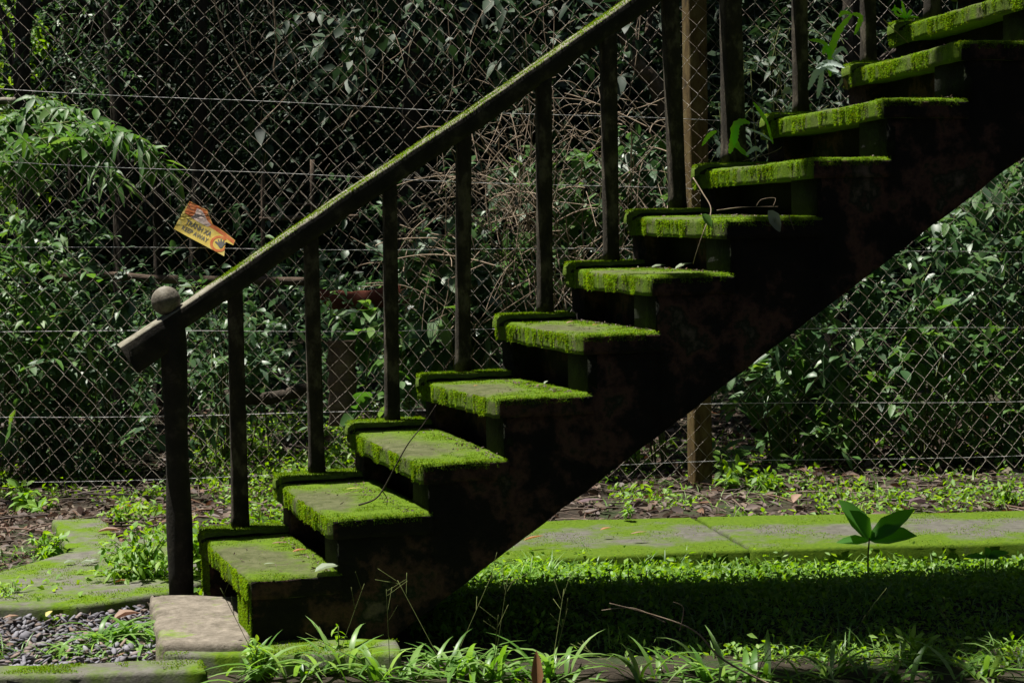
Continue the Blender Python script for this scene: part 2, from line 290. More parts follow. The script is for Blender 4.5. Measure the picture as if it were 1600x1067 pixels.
# moss density on a tread: s along the run from the nosing (m), t across (m)
def mossf(i, s, t):
    v = noise.noise((s*7+i*3.1, t*4, i*1.7))*.55+noise.noise((s*22, t*22, i*5.))*.3
    ctr = math.exp(-(((s-.06)/.09)**2+((t-.38)/.24)**2))
    v += .62-1.0*ctr*(.9 if i < 5 else .35)
    if i == 0: v -= .12
    v += .5*max(0, 1-(t/.10))*(1 if i else .2)+.5*max(0, (t-.6)/.2)+.25*max(0, (s-.16)/.08)
    return v
mt = MB(); mfront = MB()
tread_objs = []
for i in range(13):
    nx, nz = NR[i]; fx, fz = FR[i]; L = NR[i+1][0]-nx+.034
    yn = -.006 if i else -.004
    ns = 22; ntn = 60
    S = np.linspace(0, 1, ns); Tt = np.linspace(0, 1, ntn)
    SS, TTn = np.meshgrid(S, Tt, indexing='ij')
    def surf(s, t, drop=0):
        """s in m from nosing, t in m from near side"""
        a = t/.878
        x = nx+(fx-nx)*a+s; z = nz+(fz-nz)*a
        # rounded corners of the outline
        return x, yn+t, z
    WY = YF-yn
    V = np.zeros((ns, ntn, 3)); att = np.zeros((ns, ntn))
    for a in range(ns):
        for b in range(ntn):
            s = S[a]**1.3*L; t = Tt[b]*WY
            x, y, zz = surf(s, t)
            mv = mossf(i, s, t); att[a, b] = min(1, max(0, mv))
            e = min(s, t, WY-t); zz -= max(0, .012-e)**2/.012*.75
            zz += .004*min(1, max(0, mv))*(1 if e > .004 else .3)+noise.noise((x*14, y*14, zz))*.0035
            rc = .05 if True else 0
            dx = rc-s; dy = t-(WY-rc)
            if dx > 0 and dy > 0: x += (math.hypot(dx, dy)-rc if math.hypot(dx, dy) > rc else 0)*.7; y -= (math.hypot(dx, dy)-rc if math.hypot(dx, dy) > rc else 0)*.7
            rc = .018; dx = rc-s; dy = rc-t
            if dx > 0 and dy > 0: x += max(0, math.hypot(dx, dy)-rc)*.8; y += max(0, math.hypot(dx, dy)-rc)*.8
            if a < 3: x += (noise.noise((y*7, i, 2))*.008+noise.noise((y*16, i, 2))*.006+noise.noise((y*60, i, 2))*.002)*(1, .8, .4)[a]
            if b == 0: y += noise.noise((x*16, i, 4))*.003
            V[a, b] = (x, y, zz)
    top = np.arange(ns*ntn).reshape(ns, ntn)
    Q = np.stack([top[:-1, :-1], top[1:, :-1], top[1:, 1:], top[:-1, 1:]], -1).reshape(-1, 4).tolist()
    border = list(top[:, 0])+list(top[-1, 1:])+list(top[-2::-1, -1])+list(top[0, -2:0:-1])
    VV = [V.reshape(-1, 3)]; A = [att.ravel()]; off = ns*ntn; prev = border; Bp = V.reshape(-1, 3)[border]; Ba = att.ravel()[border]
    for k, dz in enumerate((.008, .022, .038, TH)):
        ring = Bp.copy(); ring[:, 2] -= dz
        for q_, p in enumerate(ring):
            nn = noise.noise((p[0]*30, p[1]*30, p[2]*12))*.004
            if q_ > 0 and border[q_] in set(top[0]): ring[q_, 0] += nn
        VV.append(ring); A.append(np.array([min(1, max(0, .55+noise.noise((p[0]*25, p[1]*25, p[2]*4))*.9)) for p in ring]))
        cur = list(range(off, off+len(border))); m = len(border)
        Q += [(cur[j], cur[(j+1) % m], prev[(j+1) % m], prev[j]) for j in range(m)]
        prev = cur; off += m
    mb = MB(); mb.add(np.concatenate(VV), Q, None, [prev[::-1]])
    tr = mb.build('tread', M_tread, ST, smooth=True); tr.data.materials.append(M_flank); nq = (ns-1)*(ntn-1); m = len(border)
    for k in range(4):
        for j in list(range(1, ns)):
            tr.data.polygons[nq+k*m+j].material_index = 1  # near side faces get a darker material with their shade in its colour
    at = tr.data.attributes.new('moss', 'FLOAT', 'POINT'); at.data.foreach_set('value', np.concatenate(A).astype(np.float32))
    # raised ledge under the balusters
    mb = MB(); le = []
    for y in (YL, YF):
        pass
    kx = 26; pts = []
    x0 = nx+(fx-nx)*(.85/.878)
    lz = fz+.022
    sec = [(YL+.0, fz-.01), (YL-.001, lz-.008), (YL+.006, lz-.001), (YL+.02, lz+.002), (.84, lz+.004), (YF-.012, lz+.001), (YF-.001, lz-.008), (YF+.003, lz-.04), (YF+.001, fz-.02)]
    Vl = []
    for a in range(kx):
        u = a/(kx-1); 
        for (yy, zz) in sec:
            xx = x0-.008+u*(L+.01)
            if a < 3:
                yc = (YL+YF)/2; yy2 = yc+(yy-yc)*(.55, .85, .97)[a]; zz2 = zz-(.016, .005, .001)[a]*(zz > fz)
            else: yy2, zz2 = yy, zz
            Vl.append((xx+noise.noise((yy*30, i, 7))*.004, yy2+noise.noise((xx*20, zz*20, 1))*.004, zz2+noise.noise((xx*25, yy*25, 8))*.004))
    ks = len(sec); Q = [(a*ks+b, (a+1)*ks+b, (a+1)*ks+b+1, a*ks+b+1) for a in range(kx-1) for b in range(ks-1)]
    Q = [q[::-1] for q in Q]
    mb.add(Vl, Q, None, [list(range(ks))[::-1], list(range((kx-1)*ks, kx*ks))])
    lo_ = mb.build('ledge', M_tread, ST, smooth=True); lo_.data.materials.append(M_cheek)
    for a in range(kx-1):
        lo_.data.polygons[a*(ks-1)].material_index = 1; lo_.data.polygons[a*(ks-1)+ks-2].material_index = 1  # ledge front darkened: its shade is put into the colour
    at = lo_.data.attributes.new('moss', 'FLOAT', 'POINT'); at.data.foreach_set('value', np.full(len(Vl), .62, np.float32))
    # moss tufts of this tread
    tm = MB()
    nt_ = 17000 if i < 11 else 2500
    s = rs.uniform(0, L, nt_); t = rs.uniform(0, WY, nt_)
    mv = np.array([mossf(i, a, b) for a, b in zip(s, t)])
    onl = t > YL-yn
    keep = (rs.uniform(0, 1, nt_) < np.clip((mv-.38)*2.4, 0.02, 1)) | onl
    s = s[keep]; t = t[keep]; onl = onl[keep]; mv = mv[keep]
    X_ = nx+(fx-nx)*(t/.878)+s; Y_ = yn+t; Z_ = nz+(fz-nz)*(t/.878)+np.where(onl, .024, 0)+.001
    e = np.minimum(np.minimum(s, t), WY-t); Z_ -= np.clip(.012-e, 0, .1)**2/.012*.75
    # rounded far-left corner
    rr = .05; dx = rr-s; dy = t-(WY-rr); ok = ~((dx > 0) & (dy > 0) & (np.hypot(dx, dy) > rr)); s, t, X_, Y_, Z_, mv = [q[ok] for q in (s, t, X_, Y_, Z_, mv)]
    m = len(s); dd = rs.normal(size=(m, 3))*.55; dd[:, 2] = 1; dd[:, 0] -= np.clip(.02-s, 0, 1)*60; dd[:, 1] -= np.clip(.02-t, 0, 1)*50
    hh = rs.uniform(.003, .0075, m)*np.clip(.5+mv, .5, 1.5)
    leaves(tm, np.column_stack([X_, Y_, Z_-.0015]), dd, rnd_dir(m), hh, rs.uniform(.0016, .003, m), .2, .1, simple=True)
    # hanging fringe of moss down the nosing and round the near corner
    nf = 9000 if i < 11 else 1500
    t = rs.uniform(-.0, WY, nf); dz = rs.uniform(0, 1, nf)**1.1*TH*1.05
    den = np.array([noise.noise((a*32+i*9, b*6, i))*.8+noise.noise((a*9, 0, i*3))*.8+.30-(b/TH)*.35+(.4 if i in (0,) and a < .25 else 0) for a, b in zip(t, dz)])
    k = rs.uniform(0, 1, nf) < np.clip(den*3, 0.03, 1); t = t[k]; dz = dz[k]; den = den[k]
    k = t < WY-.03; t = t[k]; dz = dz[k]; den = den[k]; m = len(t)
    X_ = nx+(fx-nx)*(t/.878)+np.array([noise.noise(((yn+a)*16, i, 2))*.006 for a in t])+.001; Z_ = nz+(fz-nz)*(t/.878)-dz-.003
    onl = (t > YL-yn); Z_ += np.where(onl & (rs.uniform(0, 1, m) < .4), .03, 0)
    dd = rs.normal(size=(m, 3))*.45; dd[:, 0] -= 1.0; dd[:, 2] -= .1
    leaves(tm, np.column_stack([X_, yn+t, Z_]), dd, rnd_dir(m), rs.uniform(.004, .010, m)*np.clip(.6+den, .6, 1.3), rs.uniform(.002, .0036, m), .2, .5, simple=True)
    # along the near edge
    nf = 1800; s = rs.uniform(0, L-.03, nf); dz = rs.uniform(0, 1, nf)**2.0*.022
    den = np.array([noise.noise((a*30+i*9, 3, i))*.9+.25 for a in s])-(1.1 if i == 0 else 0); k = (rs.uniform(0, 1, nf) < den*2.5); s = s[k]; dz = dz[k]; m = len(s)
    if m:
        dd = rs.normal(size=(m, 3))*.45; dd[:, 1] -= 1.0; dd[:, 2] += .25
        leaves(tm, np.column_stack([nx+s, np.full(m, yn+.001), nz-dz]), dd, rnd_dir(m), rs.uniform(.004, .008, m), .0028, .2, .5, simple=True)
    if i == 0:      # moss sheet on the front face of the lowest cheek
        nf = 9000; t = rs.uniform(0, .2, nf); zz = rs.uniform(.0, nz-TH, nf); k = np.array([noise.noise((a*30, b*7, 1))+.22 > 0 for a, b in zip(t, zz)]); t = t[k]; zz = zz[k]; m = len(t)
        dd = rs.normal(size=(m, 3))*.5; dd[:, 0] -= 1
        leaves(tm, np.column_stack([nx+.008+(fx-nx)*(t/.878), t, zz]), dd, rnd_dir(m), rs.uniform(.004, .009, m), .003, .2, .4, simple=True)
        nf = 2500; t = rs.uniform(.74, .9, nf); zz = rs.uniform(.0, nz-.02, nf); m = nf
        dd = rs.normal(size=(m, 3))*.5; dd[:, 0] -= 1
        leaves(tm, np.column_stack([nx+.008+(fx-nx)*(t/.878), t, zz]), dd, rnd_dir(m), rs.uniform(.004, .009, m), .003, .2, .4, simple=True)
    tm.build('moss', M_moss, tr)
# stringers
b0 = py(735, 905, 0); b1 = py(1600, 245, 0); sl = (b1[2]-b0[2])/(b1[0]-b0[0])
def bot(x): return b0[2]+(x-b0[0])*sl
def stringer(y0, y1, src, name, mat, dz=0.):
    cx = [src[i][0]+(.026 if i else .006) for i in range(14)]; cols = []
    for i in range(13):
        zt_ = src[i][1]-TH+dz; k = 9
        for j in range(k+1):
            x = cx[i]+(cx[i+1]-cx[i])*j/k
            cols.append((x, zt_))
    xb = b0[0]-(b0[2]-G0)/sl; V = []; nr = 16; nc = len(cols)
    for side in (0, 1):
        for (x, z) in cols:
            zb = max(G0-.10, bot(x))
            for r in range(nr):
                u = r/(nr-1); zz = z+(zb-z)*u; e = 0 if r in (0,) else 1
                yy = (y0, y1)[side]+(1-2*side)*(.003+noise.noise((x*5, zz*5, side))*.004+noise.noise((x*23, zz*23, side))*.0018)
                V.append((x, yy, zz+e*noise.noise((x*12, zz*12, 8))*.005))
    I = np.arange(2*nc*nr).reshape(2, nc, nr); f = I[0]; k_ = I[1]
    Q = [np.stack([f[:-1, :-1], f[:-1, 1:], f[1:, 1:], f[1:, :-1]], -1).reshape(-1, 4), np.stack([k_[:-1, :-1], k_[1:, :-1], k_[1:, 1:], k_[:-1, 1:]], -1).reshape(-1, 4),
         np.stack([f[:-1, 0], f[1:, 0], k_[1:, 0], k_[:-1, 0]], -1), np.stack([f[:-1, -1], k_[:-1, -1], k_[1:, -1], f[1:, -1]], -1),
         np.stack([f[0, :-1], k_[0, :-1], k_[0, 1:], f[0, 1:]], -1), np.stack([f[-1, :-1], f[-1, 1:], k_[-1, 1:], k_[-1, :-1]], -1)]
    m = MB(); m.add(V, np.concatenate(Q)); return m.build(name, mat, ST)
MID = [(a[0]+(b[0]-a[0])*.9, a[1]+(b[1]-a[1])*.9) for a, b in zip(NR, FR)]
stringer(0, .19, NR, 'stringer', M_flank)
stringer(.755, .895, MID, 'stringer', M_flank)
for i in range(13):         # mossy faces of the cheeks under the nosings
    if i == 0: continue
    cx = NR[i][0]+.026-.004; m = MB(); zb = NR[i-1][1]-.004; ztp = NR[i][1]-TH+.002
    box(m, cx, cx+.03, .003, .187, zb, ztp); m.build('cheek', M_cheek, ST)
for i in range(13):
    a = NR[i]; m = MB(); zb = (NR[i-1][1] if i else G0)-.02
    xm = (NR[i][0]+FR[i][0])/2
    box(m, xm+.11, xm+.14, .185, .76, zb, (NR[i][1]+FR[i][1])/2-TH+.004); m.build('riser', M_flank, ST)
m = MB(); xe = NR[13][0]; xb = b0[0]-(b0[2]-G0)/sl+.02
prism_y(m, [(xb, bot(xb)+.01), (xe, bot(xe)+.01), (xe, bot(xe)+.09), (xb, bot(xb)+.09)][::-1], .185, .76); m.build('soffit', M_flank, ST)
# balusters (bottom left/right/y, top left/right/y) on the ledge line
BY = .871
BAL = [((359, 392, 821), (352, 381, 446)), ((480, 510, 736), (471, 499, 366)), ((599, 627, 657), (595, 622, 288)), ((709, 737, 574), (710, 739, 212)),
       ((837, 866, 487), (834, 864, 136)), ((941, 969, 404), (934, 966, 60)), ((1043, 1074, 320), (1029, 1062, -10)), ((1126, 1167, 249), (1121, 1158, -70)),
       ((1237, 1265, 174), (1233, 1262, -140)), ((1343, 1371, 99), (1340, 1368, -215)), ((1442, 1473, 26), (1440, 1470, -290))]
for k, ((xl, xr, yb), (tl, trr, yt)) in enumerate(BAL):
    pb = py((xl+xr)/2, yb, BY-.01); pt = py((tl+trr)/2, yt-14, BY-.01)
    s = (xr-xl)*.00200*(.93 if k != 7 else 1.0)*.5; s2 = (trr-tl)*.00200*.93*.5
    s *= .88; s2 *= .88
    m = MB(); n = 26; V = []
    for j in range(n):
        u = j/(n-1); c = pb+(pt-pb)*u; c = c+np.array([0, 0, -.012 if j == 0 else 0]); h = (s+(s2-s)*u)*(1.0+.12*math.exp(-u*25))
        for (a, b) in ((-1, -1), (-.86, -1), (0, -1.0), (.86, -1), (1, -1), (1, 1), (-1, 1), (-1, 0), (-1, -.86)):
            a2, b2 = a*h, b*h
            if abs(a) == 1 and abs(b) == 1: a2 *= .93; b2 *= .93
            w_ = .0016
            V.append((c[0]+a2+noise.noise((c[2]*14, a*2+k, b))*w_, c[1]+b2+noise.noise((c[2]*14, b*2+k, a+9))*w_, c[2]))
    q = 9; Q = [(j*q+i, j*q+(i+1) % q, (j+1)*q+(i+1) % q, (j+1)*q+i) for j in range(n-1) for i in range(q)]
    m.add(V, Q, None, [list(range(q))[::-1], list(range((n-1)*q, n*q))]); m.build('baluster', M_bal, ST)
for k in range(2):          # two more beyond the frame
    m = MB(); x = 2.436+.253*(k+2); z = FR[11+k][1]
    box(m, x-.026, x+.026, BY-.026, BY+.026, z, z+.84); m.build('baluster', M_bal, ST)
# handrail
RP = [(186, 541), (250, 500), (291, 474), (312, 460), (420, 385), (530, 309), (640, 236), (732, 175.5), (844, 97), (982, 0), (1120, -94), (1400, -285), (1560, -395)]
RC = [py(x, y, BY-.03) for x, y in RP]
def interp(u):
    xs = [p[0] for p in RC]; zs = [p[2] for p in RC]; return float(np.interp(u, xs, zs))
m = MB(); n = 150; xs = np.linspace(RC[0][0], RC[-1][0], n); V = []; slope = (RC[-2][2]-RC[3][2])/(RC[-2][0]-RC[3][0])
tnx, tnz = 1/math.hypot(1, slope), slope/math.hypot(1, slope)
xend = RC[2][0]
for j, x in enumerate(xs):
    ztop = interp(x); th = .066
    if x < -.09: th = .104
    for (yy, dd) in ((-.034, -th), (-.040, -th*.8), (-.040, -.006), (-.037, -.001), (-.012, .002), (.015, .003), (.036, .001), (.041, -.008), (.040, -th*.8), (.033, -th)):
        wv = noise.noise((x*11, yy*30, dd*20))*.004
        V.append((x-tnz*dd, BY+yy+wv*.7, ztop+tnx*dd+wv))
q = 10; Q = [(j*q+(i+1) % q, j*q+i, (j+1)*q+i, (j+1)*q+(i+1) % q) for j in range(n-1) for i in range(q)]
m.add(V, [a[::-1] for a in Q], None, [list(range(q)), list(range((n-1)*q, n*q))[::-1]])
rail = m.build('handrail', M_post, ST); rail.data.materials.append(M_sunlit)
for j in range(n-1):
    for i in range(2, 8): rail.data.polygons[j*q+i].material_index = 1  # rail top paler: the sun on it is put into the colour
# moss on top of the rail
nf = 30000; x = rs.uniform(RC[3][0], RC[-1][0]-.05, nf); yy = rs.uniform(-.040, .036, nf)
den = np.array([noise.noise((a*9, b*25, 4))*.7+.62+min(0, (a-.35)*1.2) for a, b in zip(x, yy)]); k = rs.uniform(0, 1, nf) < den*2; x = x[k]; yy = yy[k]; m_ = len(x)
P = np.column_stack([x, BY+yy, [interp(a) for a in x]]); P[:, 2] -= .001+np.clip(-.032-yy, 0, 1)*.9
dd = rs.normal(size=(m_, 3))*.5; dd[:, 2] += 1; dd[:, 0] -= .5; dd[:, 1] -= np.clip(-.03-yy, 0, 1)*120
tm = MB(); leaves(tm, P, dd, rnd_dir(m_), rs.uniform(.004, .0105, m_), .003, .2, .2, simple=True); tm.build('moss', M_moss, rail)
# newel post and ball
pb = py(283, 905, BY); pt = py(270, 497, BY)
u = np.linspace(0, 1, 30)[:, None]; P = pb+(pt-pb)*u; P[0, 2] = G0-.02
R = .040+.003*np.sin(np.linspace(0, 9, 30)); R = R.copy(); R[-3:] *= (.98, .93, .80)
m = MB(); tubes(m, P, R[None], 20); post = m.build('newel_post', M_post, ST, smooth=True)
V = post.data.vertices
bc = py(259.5, 470, BY)
import bmesh
bm = bmesh.new(); bmesh.ops.create_icosphere(bm, subdivisions=4, radius=.0475)
for v in bm.verts: v.co *= 1+noise.noise(v.co*30)*.012+noise.noise(v.co*110)*.008
for f in bm.faces: f.smooth = True
bmesh.ops.translate(bm, verts=bm.verts, vec=tuple(bc)); me = bpy.data.meshes.new('ball'); bm.to_mesh(me); bm.free(); me.materials.append(M_ball)
o = bpy.data.objects.new('ball', me); COL.objects.link(o); o.parent = post

# ---------------- fence ----------------
FA = np.array([-.527, 3.751, 0]); FBp = np.array([3.951, 2.266, 0]); FE = (FBp-FA)/np.linalg.norm(FBp-FA); FN = np.array([-FE[1], FE[0], 0])
if FN[1] < 0: FN = -FN
def pf(x, y, off=0.): d = ray(x, y); return CAM+d*(((FA+FN*off)-CAM)@FN)/(d@FN)
def fs(p): return float((np.asarray(p)-FA)@FE)
FENCE = thing('chain_link_fence', FA+FE*2.2, 'rusty chain link fence strung with straight wires, running across behind the staircase', 'fence')
W, H = .0865, .097
def mesh_panel(z0, z1, off, ph, name, seed):
    j = np.arange(-22, 150); nseg = int((z1-z0)/(H/2)); k = np.arange(0, nseg+1, .25)
    J, K = np.meshgrid(j, k, indexing='ij')
    tri = np.abs(((K+J+1) % 2)-1)              # 0 at left node, 1 at right
    rising = ((K+J) % 2) < 1
    tt = 1-tri if False else tri
    s = (J+0)*W/2+tt*(W/2+.004)-.002+ph; zz = z0+K*H/2
    sid = np.sin(np.pi*(K % 1))*.0045*np.where(rising, -1, 1)
    ds = .016*np.sin(s*1.3+seed)+.016*np.sin(s*3.1+zz*2.3+seed*2)+.011*np.sin(zz*5+s*2)+.007*np.sin(zz*11-s*6.5)
    dz = .020*np.sin(s*2.1+seed*3)+.013*np.sin(s*5.3+zz*3+seed)+.006*np.sin(s*13+zz*4)+.004*np.sin(J*12.9898*seed)
    # loose ends of the torn rows
    dn = .012*np.sin(s*1.7+zz*2.1+seed)+.008*np.sin(s*4.1+seed)
    P = FA+FE*(s+ds+.03*(zz-z0)*np.sin(seed+s*.6))[..., None]+np.array([0, 0, 1.])*(zz+dz)[..., None]+FN*(off+sid+dn)[..., None]
    mb = MB(); tubes(mb, P, .00095, 4, cap=False); return mb.build(name, M_wire, FENCE, smooth=True)
mesh_panel(.0, 1.41, 0, 0, 'mesh_panel', 1.0)
mesh_panel(1.20, 2.55, .016, .02, 'mesh_panel', 2.3)
for (a, b) in (((0, 139), (970, 184)), ((0, 252), (1040, 296)), ((0, 385), (1600, 394)), ((0, 517), (1600, 512)), ((0, 652), (1600, 625)), ((0, 753), (1600, 710))):
    p, q = pf(*a, off=-.012), pf(*b, off=-.012); d = q-p; p0 = p-d*.25; p1 = p+d*((5.8-fs(p))/(fs(q)-fs(p)))
    u = np.linspace(0, 1, 40)[:, None]; P = p0+(p1-p0)*u; P[:, 2] += np.sin(u[:, 0]*23+a[1])*.004-np.abs(np.sin(u[:, 0]*5))*.01+.005
    m = MB(); tubes(m, P, .0014, 5); m.build('line_wire', M_strand, FENCE)
q = py(1092, 740, 2.80)
for xx, yy in ((2.575, 2.80), (-1.75, 4.25), (6.6, 1.48)):
    m = MB(); nn = 24; V = []
    for j in range(nn):
        zz = -.15+j*2.75/(nn-1)
        for a, b in ((-1, -1), (-.8, -1.06), (.8, -1.06), (1, -1), (1, 1), (-1, 1), (-1.05, .8), (-1.05, -.8)):
            V.append((xx+a*.043+noise.noise((zz*6, a, b))*.004, yy+b*.043+noise.noise((zz*6, b, a+5))*.004, zz))
    Q = [(j*8+i, j*8+(i+1) % 8, (j+1)*8+(i+1) % 8, (j+1)*8+i) for j in range(nn-1) for i in range(8)]
    m.add(V, Q, None, [list(range(8))[::-1], list(range((nn-1)*8, nn*8))]); m.build('post', M_fpost, FENCE)

# ---------------- warning banner on the fence ----------------
def sp(x, y, off): return pf(x, y, off)
SIGN = thing('warning_banner', pf(320, 358, .02), 'torn yellow and red plastic warning banner caught on the fence, reading KEEP AWAY', 'warning sign')
def Mz(n, stops):
    m = rough_mat(n, stops, 25, 120, .3, .002, .6); nt = m.node_tree; b = nt.nodes['Principled BSDF']; o = nt.nodes['Material Output']
    t = nt.nodes.new('ShaderNodeBsdfTranslucent'); nt.links.new(b.inputs['Base Color'].links[0].from_socket, t.inputs[0])
    mx = nt.nodes.new('ShaderNodeMixShader'); mx.inputs[0].default_value = .5; nt.links.new(b.outputs[0], mx.inputs[1]); nt.links.new(t.outputs[0], mx.inputs[2]); nt.links.new(mx.outputs[0], o.inputs[0]); return m
M_yel = Mz('faded_yellow_plastic', [(.3, (.74, .50, .08)), (.5, (.88, .66, .13)), (.7, (.82, .70, .25))])
M_ora = Mz('faded_red_print', [(.3, (.55, .08, .03)), (.5, (.62, .2, .05)), (.7, (.7, .3, .12))])
M_wht = Mz('worn_white_print', [(.3, (.65, .5, .42)), (.7, (.85, .8, .74))])
M_blk = M_plain('black_print', (.015, .013, .012))
def Z4(x, y): return (x/6.667+180, y/6.667+300)
def sheet(pts, off, name, mat, thick=.0012, parent=SIGN, wrinkle=.0006):
    """flat fan sheet in the fence plane with a little buckling"""
    P2 = [np.array(Z4(*p)) for p in pts]; out = []
    for a, b in zip(P2, P2[1:]+P2[:1]):
        k = max(1, int(np.linalg.norm(b-a)/3)); out += [a+(b-a)*i/k for i in range(k)]
    def w3(q, o):
        p = pf(q[0], q[1], -off+o+.0016*(332-q[1])); return p+FN*(noise.noise((p[0]*9, p[2]*9, 0))*wrinkle)
    bmm = bmesh.new(); f = [bmm.verts.new(tuple(w3(q, 0))) for q in out]; bmm.faces.new(f)
    bmesh.ops.triangulate(bmm, faces=[q for q in bmm.faces if len(q.verts) > 4])
    me = bpy.data.meshes.new(name); bmm.to_mesh(me); bmm.free(); me.materials.append(mat); o = bpy.data.objects.new(name, me); COL.objects.link(o)
    if parent: o.parent = parent; o.matrix_parent_inverse = Matrix.Translation(-parent.location)
    return o
sheet([(775, 95), (860, 140), (960, 190), (975, 240), (1015, 335), (1125, 405), (1250, 505), (1230, 555), (1150, 520), (1142, 600), (1135, 670), (980, 585), (800, 490), (610, 385), (650, 310), (705, 205)], .014, 'banner_sheet', M_yel)
sheet([(775, 97), (860, 142), (958, 192), (972, 240), (1010, 330), (1122, 407), (1245, 505), (1232, 545), (1120, 455), (1040, 400), (940, 340), (820, 290), (720, 215)], .0146, 'red_print', M_ora)
sheet([(850, 170), (905, 195), (930, 235), (960, 300), (1000, 345), (960, 365), (860, 310), (790, 265), (830, 230)], .0152, 'white_print', M_wht)
ring = [(1082+95*math.cos(a), 540+85*math.sin(a)) for a in np.linspace(.3, 5.7, 24)]+[(1082+66*math.cos(a), 540+60*math.sin(a)) for a in np.linspace(5.7, .3, 24)]
ring = [(min(x, 1140-(0)), y) if y > 560 else (x, y) for x, y in ring]
sheet(ring, .0152, 'red_ring', M_ora)
hand = [(1090, 585), (1062, 545), (1035, 520), (1050, 512), (1076, 530), (1068, 498), (1080, 494), (1092, 525), (1098, 490), (1110, 492), (1110, 527), (1128, 502), (1138, 508), (1124, 538), (1150, 525), (1156, 533), (1128, 560), (1112, 582)]
sheet(hand, .0158, 'hand_symbol', M_blk)
def text(body, c0, c1, hgt, off, name, offset=.0):
    cu = bpy.data.curves.new('t', 'FONT'); cu.body = body; cu.size = 1; cu.offset = offset; to = bpy.data.objects.new('t', cu); COL.objects.link(to)
    bpy.context.view_layer.update(); me = bpy.data.meshes.new_from_object(to.evaluated_get(bpy.context.evaluated_depsgraph_get())); bpy.data.objects.remove(to)
    n = len(me.vertices); co = np.zeros(n*3); me.vertices.foreach_get('co', co); co = co.reshape(-1, 3)
    x0, x1 = co[:, 0].min(), co[:, 0].max(); ch = .72
    a, b = np.array(c0, float), np.array(c1, float); d = b-a; up = np.array([d[1], -d[0]])/np.linalg.norm(d)*hgt
    out = []
    for p in co:
        q = a+d*((p[0]-x0)/(x1-x0))+up*(p[1]/ch); q = Z4(*q); o3 = pf(q[0], q[1], -off+.0016*(332-q[1])); out.append(o3+FN*(noise.noise((o3[0]*9, o3[2]*9, 0))*.0006))
    me.vertices.foreach_set('co', np.array(out).ravel()); me.materials.clear(); me.materials.append(M_blk); me.name = name
    o = bpy.data.objects.new(name, me); COL.objects.link(o); o.parent = SIGN; o.matrix_parent_inverse = Matrix.Translation(-SIGN.location); return o
text('TRÁNH XA', (728, 330), (988, 468), 54, .0158, 'lettering', .016)
text('KEEP AWAY', (690, 388), (955, 530), 48, .0158, 'lettering', .012)


# ---------------- vegetation ----------------
def vp(x, y, d): return CAM+ray(x, y)*d
def U(a, b, n): return rs.uniform(a, b, n)
def sprigs(mb, P0, D, Ln, nl, size, asp=.45, simple=False, stem=None, droop=.35, fold=.25, sag=.3, sr=.0018):
    """leafy twigs: leaves set alternately along short curved stems"""
    P0 = np.asarray(P0, float); n = len(P0); D = nrm(D); Ln = np.broadcast_to(Ln, (n,)); size = np.broadcast_to(size, (n,))
    u = np.linspace(.12, 1, nl)
    C = P0[:, None]+D[:, None]*(Ln[:, None]*u)[..., None]-np.array([0, 0, 1.])*(Ln[:, None]*sag*u**2)[..., None]
    side = nrm(np.cross(D, rnd_dir(n, 1.5)))
    alt = np.where(np.arange(nl) % 2 == 0, 1., -1.)[None, :, None]
    LD = nrm(side[:, None]*alt*.9+D[:, None]*.55+rs.normal(size=(n, nl, 3))*.35); LD[:, -1] = nrm(D+rs.normal(size=(n, 3))*.2)
    LN = rs.normal(size=(n, nl, 3))*.35+np.array([0, -.12, 1.])
    L = (size[:, None]*rs.uniform(.65, 1.25, (n, nl))).ravel()
    leaves(mb, C.reshape(-1, 3), LD.reshape(-1, 3), LN.reshape(-1, 3), L, L*asp*rs.uniform(.8, 1.2, n*nl), fold, droop, simple)
    if stem is not None:
        us = np.linspace(0, 1, 5); S = P0[:, None]+D[:, None]*(Ln[:, None]*us)[..., None]-np.array([0, 0, 1.])*(Ln[:, None]*sag*us**2)[..., None]
        tubes(stem, S, np.broadcast_to(sr*np.linspace(1.2, .5, 5), (n, 5)), 3, cap=False)
def whorls(mb, P, A, nl, size, asp=.22, droop=.5, spread=1.0):
    """palmate leaves: narrow leaflets round the point P, facing A"""
    P = np.asarray(P, float); n = len(P); A = nrm(A); X = nrm(np.cross(A, rnd_dir(n))); Yv = np.cross(A, X)
    th = np.linspace(0, 2*np.pi*.86, nl)[None]+rs.uniform(0, 6, (n, 1))+rs.normal(size=(n, nl))*.12
    D = X[:, None]*np.cos(th)[..., None]+Yv[:, None]*np.sin(th)[..., None]+A[:, None]*(1-spread)
    L = np.broadcast_to(size, (n,))[:, None]*rs.uniform(.75, 1.15, (n, nl))
    leaves(mb, np.repeat(P, nl, 0), D.reshape(-1, 3), np.repeat(A, nl, 0), L.ravel(), (L*asp).ravel(), .3, droop)
def inpoly(x, y, poly):
    ins = np.zeros(len(x), bool); px = [p[0] for p in poly]; pyy = [p[1] for p in poly]; j = len(poly)-1
    for i in range(len(poly)):
        c = ((pyy[i] > y) != (pyy[j] > y)) & (x < (px[j]-px[i])*(y-pyy[i])/(pyy[j]-pyy[i]+1e-9)+px[i]); ins ^= c; j = i
    return ins
def region(poly, d0, d1, n):
    """random points of the air volume seen through an outline between two distances"""
    xs = [p[0] for p in poly]; ys = [p[1] for p in poly]; x = U(min(xs), max(xs), n*3); y = U(min(ys), max(ys), n*3)
    k = inpoly(x, y, poly); x = x[k][:n]; y = y[k][:n]; d = U(d0, d1, len(x))
    return CAM+(FW+RT*((x-800)/FPX)[:, None]+UP*((533.5-y)/FPX)[:, None])*d[:, None]
